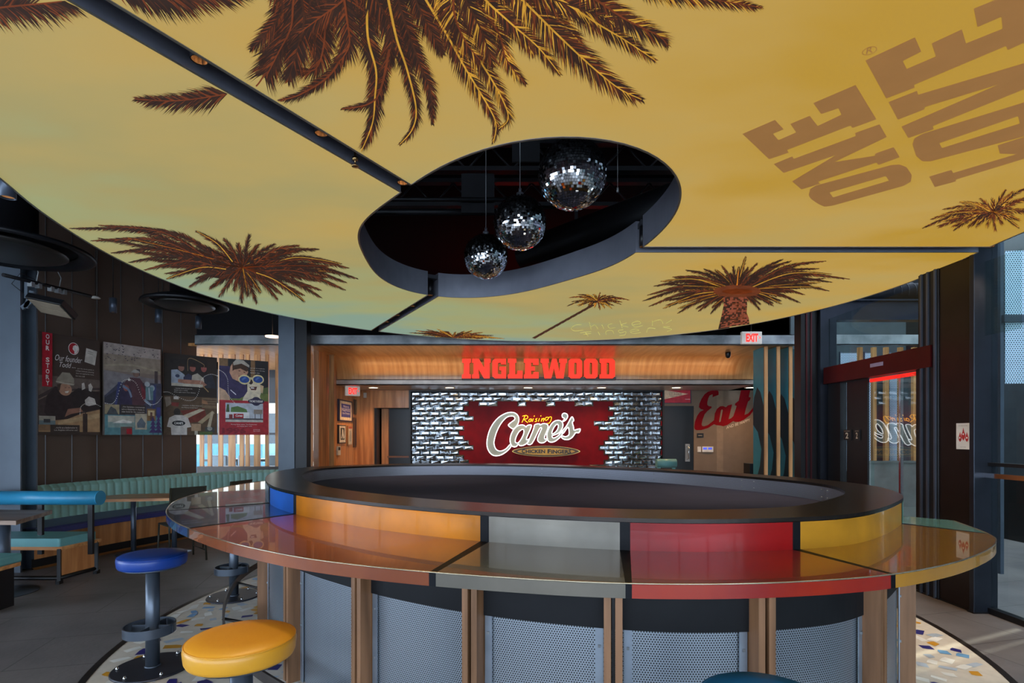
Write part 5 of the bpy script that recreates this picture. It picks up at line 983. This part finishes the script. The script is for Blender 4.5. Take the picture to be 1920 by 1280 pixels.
tag(MB().cyl((-4.3, 11.5, 1.12), (-3.75, 11.5, 1.12), .09, 20).build('bolster_cushion', mat('dark_teal_vinyl', '#1f5a62', .4)), 'dark teal bolster behind the slats right of the grey column', 'cushion')
og = tag(MB().bx((-30, 15, -.3), (10, 60, -.2)).build('ground_outside', mat('asphalt', '#8c9096', .9)), kind='structure')
t = thing('building_outside', 'pale building seen through the slats beyond the window', 'building', (-14, 26, -.2)); MB().bx((-26, 26, -.2), (-9, 30, 6)).build('wall', mat('pale_stucco', '#d8cfb8', .8), t)
for i in range(5): MB().bx((-24 + i * 3, 25.95, 1), (-22.4 + i * 3, 26, 2.6)).build('window', mat('dark_glass', '#2a3438', .2), t)
tag(MB().bx((-13, 20, -.2), (-8.6, 21.8, .5)).bx((-12.4, 20.1, .5), (-9.4, 21.7, 1.2)).build('parked_car', mat('car_blue', '#3c6a7c', .2, .4)), 'dark teal parked car outside beyond the slats', 'car')

# ------------------------------------------------------------------ right: teal fins, columns, elevator doors, glass
fin_z = 3.075
M_teal2 = mat('teal_paint', '#3f8f9c', .5, var=.05); M_wave = mat('wave_black', '#1c2427', .5)
for i in range(5):
    xf = (1435 - 960) * .0092 + i * .213; y0, y1 = 9.2, 9.66; t = thing('teal_fin', ['leftmost', 'second from left', 'third from left', 'fourth from left', 'fifth from left', 'sixth from left', 'seventh from left', 'eighth from left', 'rightmost'][i] + ' vertical fin with teal side and wood edge beside the taupe wall', 'fin', (xf, y0, 0), 'vertical teal and wood fins')
    MB().bx((xf, y0 + .03, 0), (xf + .03, y1, fin_z)).build('board', M_teal2, t); MB().bx((xf - .014, y0, 0), (xf + .044, y0 + .03, fin_z)).build('wood_edge', M_slat, t)
    w0 = 2.35 - .06 * i; wv = [(y0 + .03, w0 - .35), (y0 + .18, w0 - .05), (y0 + .30, w0 + .05), (y1 - .04, w0 - .12), (y1, w0 - .3), (y1, w0 - .62), (y0 + .28, w0 - .75), (y0 + .14, w0 - 1.05), (y0 + .2, w0 - 1.35), (y0 + .34, w0 - 1.6), (y0 + .1, w0 - 1.75), (y0 + .03, w0 - 1.4)]
    MB().poly([wv], lambda y, z, d: Vector((xf - .002, y, z))).build('painted_wave', M_wave, t)
XR = 4.1
def gcol(name, x0, x1, y0, y1, z1_, label, m, extra=None):
    t = thing('steel_column', label, 'column', ((x0 + x1) / 2, (y0 + y1) / 2, 0)); MB().bx((x0, y0, 0), (x1, y1, z1_)).build('shaft', m, t, bevel=.006); MB().box(((x0 + x1) / 2, (y0 + y1) / 2, .006), (x1 - x0 + .02, y1 - y0 + .02, .012)).build('base_plate', M_black, t); return t
M_bk2 = mat('blue_black_steel', '#2a2e38', .33, .6, var=.15, scale=4)
gcol('c', 4.01, 4.22, 4.63, 4.68, 4.8, 'front blue black steel column at the right nearest the camera', M_bk2)
t = gcol('c', 4.03, 4.10, 4.68, 5.03, 4.8, 'dark brown panel post behind the front right column bearing a flame sign', mat('brown_black', '#241b1a', .3, .5))
t = gcol('c', 4.02, 4.10, 5.03, 5.28, 4.8, 'black framing post between the flame sign and glass door', M_black)
for y_ in (5.05, 5.14, 5.22): MB().bx((4.005, y_, 0), (4.02, y_ + .02, 4.8)).build('ridge', M_steel, t)
fs_ = thing('fire_sign', 'white sign with red flame shapes on the dark right post', 'sign', (4.03, 4.8, 1.4))
Ys0, Ys1 = 4.03 / .863, 4.03 / .835; zs1 = EYE + .022 * 4.75; zs0 = EYE - .027 * 4.75
MB().bx((4.02, Ys0, zs0), (4.03, Ys1, zs1)).build('plate', M_white, fs_)
fn = lambda u, v, k: Vector((4.02 - k, Ys1 + (Ys0 - Ys1) * u, zs1 + (zs0 - zs1) * v))
fl1 = lambda cx, cy, s_: [(cx, cy - .26 * s_), (cx + .05, cy - .12 * s_), (cx + .13 * s_, cy), (cx + .1 * s_, cy + .1), (cx, cy + .2 * s_), (cx - .1 * s_, cy + .1), (cx - .13 * s_, cy), (cx - .05, cy - .12 * s_)]
draw(fs_, fn, [('#a01818', 'p', fl1(.5, .45, 1.1)), ('#a01818', 'p', fl1(.28, .55, .85)), ('#a01818', 'p', fl1(.74, .55, .85)), ('#d8d4cc', 'e', (.5, .42, .05, .035)), ('#d8d4cc', 'e', (.27, .56, .05, .035)), ('#d8d4cc', 'e', (.75, .56, .05, .035)), ('#6a5a54', 't', (.2, .08, .8, .12), 'IN CASE OF FIRE'), ('#6a5a54', 't', (.3, .9, .7, .93), 'USE STAIRS')])
# far right column pair
t = thing('steel_column', 'tall blue black steel column left of the glass elevator doors', 'column', (3.95, 6.9, 0))
MB().bx((3.99, 6.9, 0), (4.2, 6.94, 4.8)).bx((3.99, 7.12, 0), (4.2, 7.16, 4.8)).build('flanges', M_bk2, t); MB().bx((3.78, 6.98, 0), (4.0, 7.14, 4.8)).build('black_jacket', M_black, t)
for x_ in (3.84, 3.9): MB().bx((x_, 6.96, 0), (x_ + .015, 6.985, 4.8)).build('ridge', mat('red_brown_edge', '#4a1418', .4, .4), t)
# glass door set
M_glass = bpy.data.materials.new('clear_glass'); M_glass.use_nodes = True
n = M_glass.node_tree.nodes; l = M_glass.node_tree.links; n.clear(); o_ = n.new('ShaderNodeOutputMaterial'); mx = n.new('ShaderNodeMixShader'); tr = n.new('ShaderNodeBsdfTransparent'); tr.inputs[0].default_value = (.86, .92, .9, 1); gl = n.new('ShaderNodeBsdfGlossy'); gl.inputs['Roughness'].default_value = .01
fr_ = n.new('ShaderNodeFresnel'); fr_.inputs[0].default_value = 2.3; geo_ = n.new('ShaderNodeNewGeometry'); bf_ = n.new('ShaderNodeMath'); bf_.operation = 'SUBTRACT'; bf_.inputs[0].default_value = 1; l.new(geo_.outputs['Backfacing'], bf_.inputs[1]); ml_ = n.new('ShaderNodeMath'); ml_.operation = 'MULTIPLY'; l.new(fr_.outputs[0], ml_.inputs[0]); l.new(bf_.outputs[0], ml_.inputs[1]); l.new(ml_.outputs[0], mx.inputs[0]); l.new(tr.outputs[0], mx.inputs[1]); l.new(gl.outputs[0], mx.inputs[2]); l.new(mx.outputs[0], o_.inputs[0])
M_glass2 = M_glass.copy(); M_glass2.name = 'anti_glare_glass'; [q for q in M_glass2.node_tree.nodes if q.type == 'FRESNEL'][0].inputs[0].default_value = 1.22
dr = thing('elevator_doorway', 'glass elevator doorway with dark red header and black frame on the right', 'glass doors', (XR, 6.1, 0))
MB().bx((XR - .1, 5.1, 2.2), (XR + .05, 6.85, 2.41)).build('header', mat('dark_red_header', '#40080d', .35, .2, spec=.3), dr)
MB().bx((XR - .105, 5.75, 2.3), (XR - .1, 5.95, 2.34)).build('indicator', mat('pale_indicator', '#8c88a0', .3), dr)
MB().bx((XR - .04, 6.6, 0), (XR + .04, 6.85, 2.2)).bx((XR - .04, 5.28, 0), (XR + .04, 5.36, 2.2)).bx((XR - .02, 6.12, 0), (XR + .0, 6.50, 2.2)).build('door_frame', M_black, dr)
MB().box((XR - .012, 5.49, 1.1), (.012, .25, 2.16), rz=R(-3.3)).build('glass_leaf', M_glass, dr)
MB().box((XR + .010, 5.88, 1.1), (.012, .48, 2.16), rz=R(-3.3)).build('glass_leaf', M_glass, dr); MB().bx((XR, 6.5, .02), (XR + .012, 6.6, 2.18)).build('glass_leaf', M_glass, dr)
MB().bx((XR - .01, 5.615, .02), (XR + .02, 5.64, 2.2)).build('meeting_stile', M_chrome, dr)
MB().bx((XR - .01, 5.3, 2.15), (XR + .0, 6.1, 2.19)).build('red_light_strip', mat('red_strip', '#d02018', .5, emis=.7), dr)
b = MB(); b.bx((XR, 4.3, 2.41), (XR + .012, 6.9, 3.05)); b.build('transom_glass', M_glass2, dr)
s0_, s1_ = XR / .663, XR / .640
pl = thing('elevator_sign', 'black plate with white number 2 left on the dark door jamb', 'sign', (XR - .03, s1_, 1.5)); pz0, pz1 = EYE - .010 * 6.3, EYE + .010 * 6.3
for (ya, yb, ch) in ((XR / .627, XR / .641, '2'), (XR / .648, XR / .657, '2')):
    MB().bx((XR - .035, min(ya, yb), pz0), (XR - .021, max(ya, yb), pz1)).build('plate', mat('sign_black'), pl)
    b = MB(); ya, yb = max(ya, yb), min(ya, yb); fn = lambda u, v, d: Vector((XR - .038, ya + (yb - ya) * u, pz0 + (pz1 - pz0) * v)); text(b, '2', fn, .3, .15, .68, .72, bold=.02); text(b, 'ELEVATOR', fn, .12, .82, .88, .9); b.build('numeral', mat('cream_letters'), pl, fix=False)
# beam and duct above
t = thing('steel_beam', 'blue black steel beam above the glass transom on the right', 'beam', (4.8, 7.0, 3.05)); MB().bx((4.1, 7.0, 3.05), (6.6, 7.03, 3.31)).bx((4.1, 6.95, 3.05), (6.6, 7.1, 3.07)).bx((4.1, 6.95, 3.3), (6.6, 7.1, 3.32)).build('web', M_bk2, t)
a_, b_ = at(1640, 557, 7.3), at(1722, 549, 7.3); t = thing('spiral_duct', 'spiral duct with shiny rounded end above the beam at right', 'duct', a_)
MB().cyl(a_ + Vector((-1.1, 0, 0)), b_, .13, 28).build('duct', M_duct, t)
for k in range(14): q = b_ - Vector((.12 + k * .1, 0, 0)); MB().lathe(q, [(.131, -.004), (.136, 0), (.131, .004)], 28, T=Matrix.Rotation(R(90), 4, 'Y')).build('rib', M_duct, t)
MB().lathe(b_, [(.132, 0), (.132, .14), (.125, .19), (.1, .24), (.05, .27), (.001, .28)], 28, T=Matrix.Rotation(R(90), 4, 'Y')).build('end_cap', mat('shiny_duct', '#6c6c70', .2, .9), t)
# space beyond the right glass
b = MB().bx((7.35, 5.9, 0), (7.4, 12, .9)).bx((7.35, 5.9, 3.0), (7.4, 12, 4.8))
struct(b.build('wall_elevator', mat('lift_dark', '#181b1e', .3, .3)))
struct(MB().bx((5.2, 9.95, 0), (7.4, 10.0, 4.8)).build('wall_shaft', mat('shaft_grey', '#3c464a', .5, .2)))
bm2 = thing('steel_beam', 'galvanized beam piece seen through the transom glass above the red header', 'beam', (6.2, 9.1, 3.09)); MB().bx((5.35, 9.1, 3.09), (7.3, 9.13, 3.26)).bx((5.35, 9.1, 3.09), (7.3, 9.22, 3.1)).build('channel', M_galv, bm2)
for px in (1614, 1640, 1663, 1690, 1716):
    x_ = (px - 960) * .0093; tag(MB().bx((x_ - .03, 9.3, 0), (x_ + .035, 9.36, 3.08)).build('shaft_post', M_slat), 'pale wood post seen through the glass elevator doorway', 'post', 'posts beyond the elevator glass')
ps = perf_mat('screen_perf', '#b4c6da', '#4a5562', .026, metal=0)
for pa, pb, lb in ((1576, 1609, 'left'), (1622, 1636, 'middle'), (1668, 1686, 'right')):
    xa, xb = (pa - 960) * .0096, (pb - 960) * .0096; h_ = thing('perforated_screen', 'pale perforated metal screen, %s of three beyond the elevator glass' % lb, 'screen', (xa, 9.6, 0), 'perforated screens beyond the glass')
    uvstrip([Vector((xa, 9.6)), Vector((xb, 9.6))], .9, 3.02, 'sheet', ps, h_); MB().bx((xa, 9.61, 0), (xa + .04, 9.65, 3.05)).build('post', M_steel, h_)
tag(MB().bx((5.15, 7.8, .0), (6.3, 7.84, 1.14)).bx((5.1, 7.78, 1.14), (6.35, 7.86, 1.17)).build('parapet_panel', mat('hazy_panel', '#7d8480', .25, .2, var=.2, scale=3)), 'hazy grey waist high panel inside the glass elevator doorway', 'parapet')
# right storefront glazing nearer than the columns
sr = thing('glass_storefront', 'tall glass storefront with black bars right of the front steel column', 'glazing', (4.2, 2, 0))
MB().bx((4.16, -3.9, .05), (4.172, 4.63, 4.7)).build('pane', M_glass2, sr)
MB().bx((4.13, -4, 0), (4.2, 4.63, .05)).bx((4.13, -4, 1.28), (4.2, 4.63, 1.31)).bx((4.13, -4, 3.3), (4.2, 4.63, 3.36)).bx((4.13, 3.1, 0), (4.2, 3.16, 4.7)).build('mullions', M_black, sr)
MB().bx((4.1, -4, 1.18), (4.16, 4.63, 1.22)).build('push_rail', M_chrome, sr)
# added outside wall that blocks the sun; narrow gaps shape the floor streaks
ow = MB(); gaps = [(5.55, 5.61), (5.70, 5.79)]; ys = -7
for g0, g1 in gaps: ow.bx((7.5, ys, -.1), (7.6, g0, 8)); ys = g1
ow.bx((7.5, ys, -.1), (7.6, 12, 8)); struct(ow.build('wall_sun_blocker', mat('sun_blocker_dark', '#2c3238', .5)))
hs = thing('perforated_screen', 'tall pale perforated screen outside at the right photo edge', 'screen', (5.6, 5.6, 0), 'perforated screens beyond the glass')
uvstrip([Vector((5.50, 5.95)), Vector((5.95, 5.9))], 2.12, 3.6, 'sheet', ps, hs)
MB().bx((5.97, 5.86, 0), (6.03, 5.92, 4.6)).bx((5.45, 5.9, 2.8), (5.97, 5.94, 2.88)).bx((5.44, 5.94, 0), (5.48, 5.98, 3.7)).build('post', M_steel, hs)
# teal booth tops beyond the bar
tag(MB().cyl((3.35, 10.9, .97), (2.95, 10.9, .97), .09, 20).bx((2.97, 10.87, 0), (3.03, 10.93, .9)).bx((3.27, 10.87, 0), (3.33, 10.93, .9)).build('booth', M_mint), 'small teal booth back showing over the bar rim before the right dark door', 'booth seat')

# ------------------------------------------------------------------ storefront behind the camera and left windows (seen only in reflections)
struct(MB().bx((-9, -5.1, 3.6), (9, -5, 4.8)).bx((-9, -5.1, 0), (9, -5, .3)).build('wall_front', M_black))
b = MB()
for i in range(10): x_ = -8.5 + i * 1.75; b.bx((x_ - .05, -5.06, .3), (x_ + .05, -4.96, 3.6))
b.bx((-9, -5.05, 2.3), (9, -4.97, 2.38)); struct(b.build('window_2', M_black))
b = MB()
for i in range(6): y_ = -5 + i * 1.7; b.bx((-7.65, y_ - .05, 0), (-7.55, y_ + .05, 4.8))
b.bx((-7.65, -5, 2.6), (-7.55, 4, 4.8)).bx((-7.65, -5, 0), (-7.55, 4, .4)); struct(b.build('window_3', M_black))

# ------------------------------------------------------------------ pieces of a part hang under that part
SUB = {'reflector': 'housing', 'lamp': 'housing', 'piping': 'seat', 'seat_plate': 'seat', 'bolt': 'base_plate', 'ring_spokes': 'foot_ring', 'printed_picture': ('board', 'frame', 'plate'), 'strip_lettering': 'board',
       'numeral': 'plate', 'lettering': 'housing', 'bolster_piping': 'bolster', 'plaque_face': 'plaque_rim', 'plaque_dark_band': 'plaque_rim', 'plaque_words': 'plaque_rim',
       'palm_print': 'printed_fabric', 'printed_lettering': 'printed_fabric', 'motor_cap': 'core', 'mortar': 'red_panel', 'pull_handle': 'handle_plate', 'seat_frame': 'seat_cushion', 'indicator': 'header', 'wood_edge': 'board', 'painted_wave': 'board', 'clamp': 'bar', 'rib': 'duct'}
allo = list(bpy.data.objects)
cen = lambda o: sum((Vector(c) for c in o.bound_box), Vector()) / 8
for o in allo:
    if o.parent is None or o.type != 'MESH': continue
    want = SUB.get(o.name.split('.')[0])
    if not want: continue
    want = (want,) if isinstance(want, str) else want
    sib = [c for c in allo if c.parent == o.parent and c is not o and c.type == 'MESH' and c.name.split('.')[0] in want]
    if sib:
        o['_to'] = min(sib, key=lambda c: (cen(c) - cen(o)).length).name
for o in allo:
    if o.get('_to'): o.parent = bpy.data.objects[o['_to']]; del o['_to']
for o in allo:
    if '_w' in o: del o['_w']
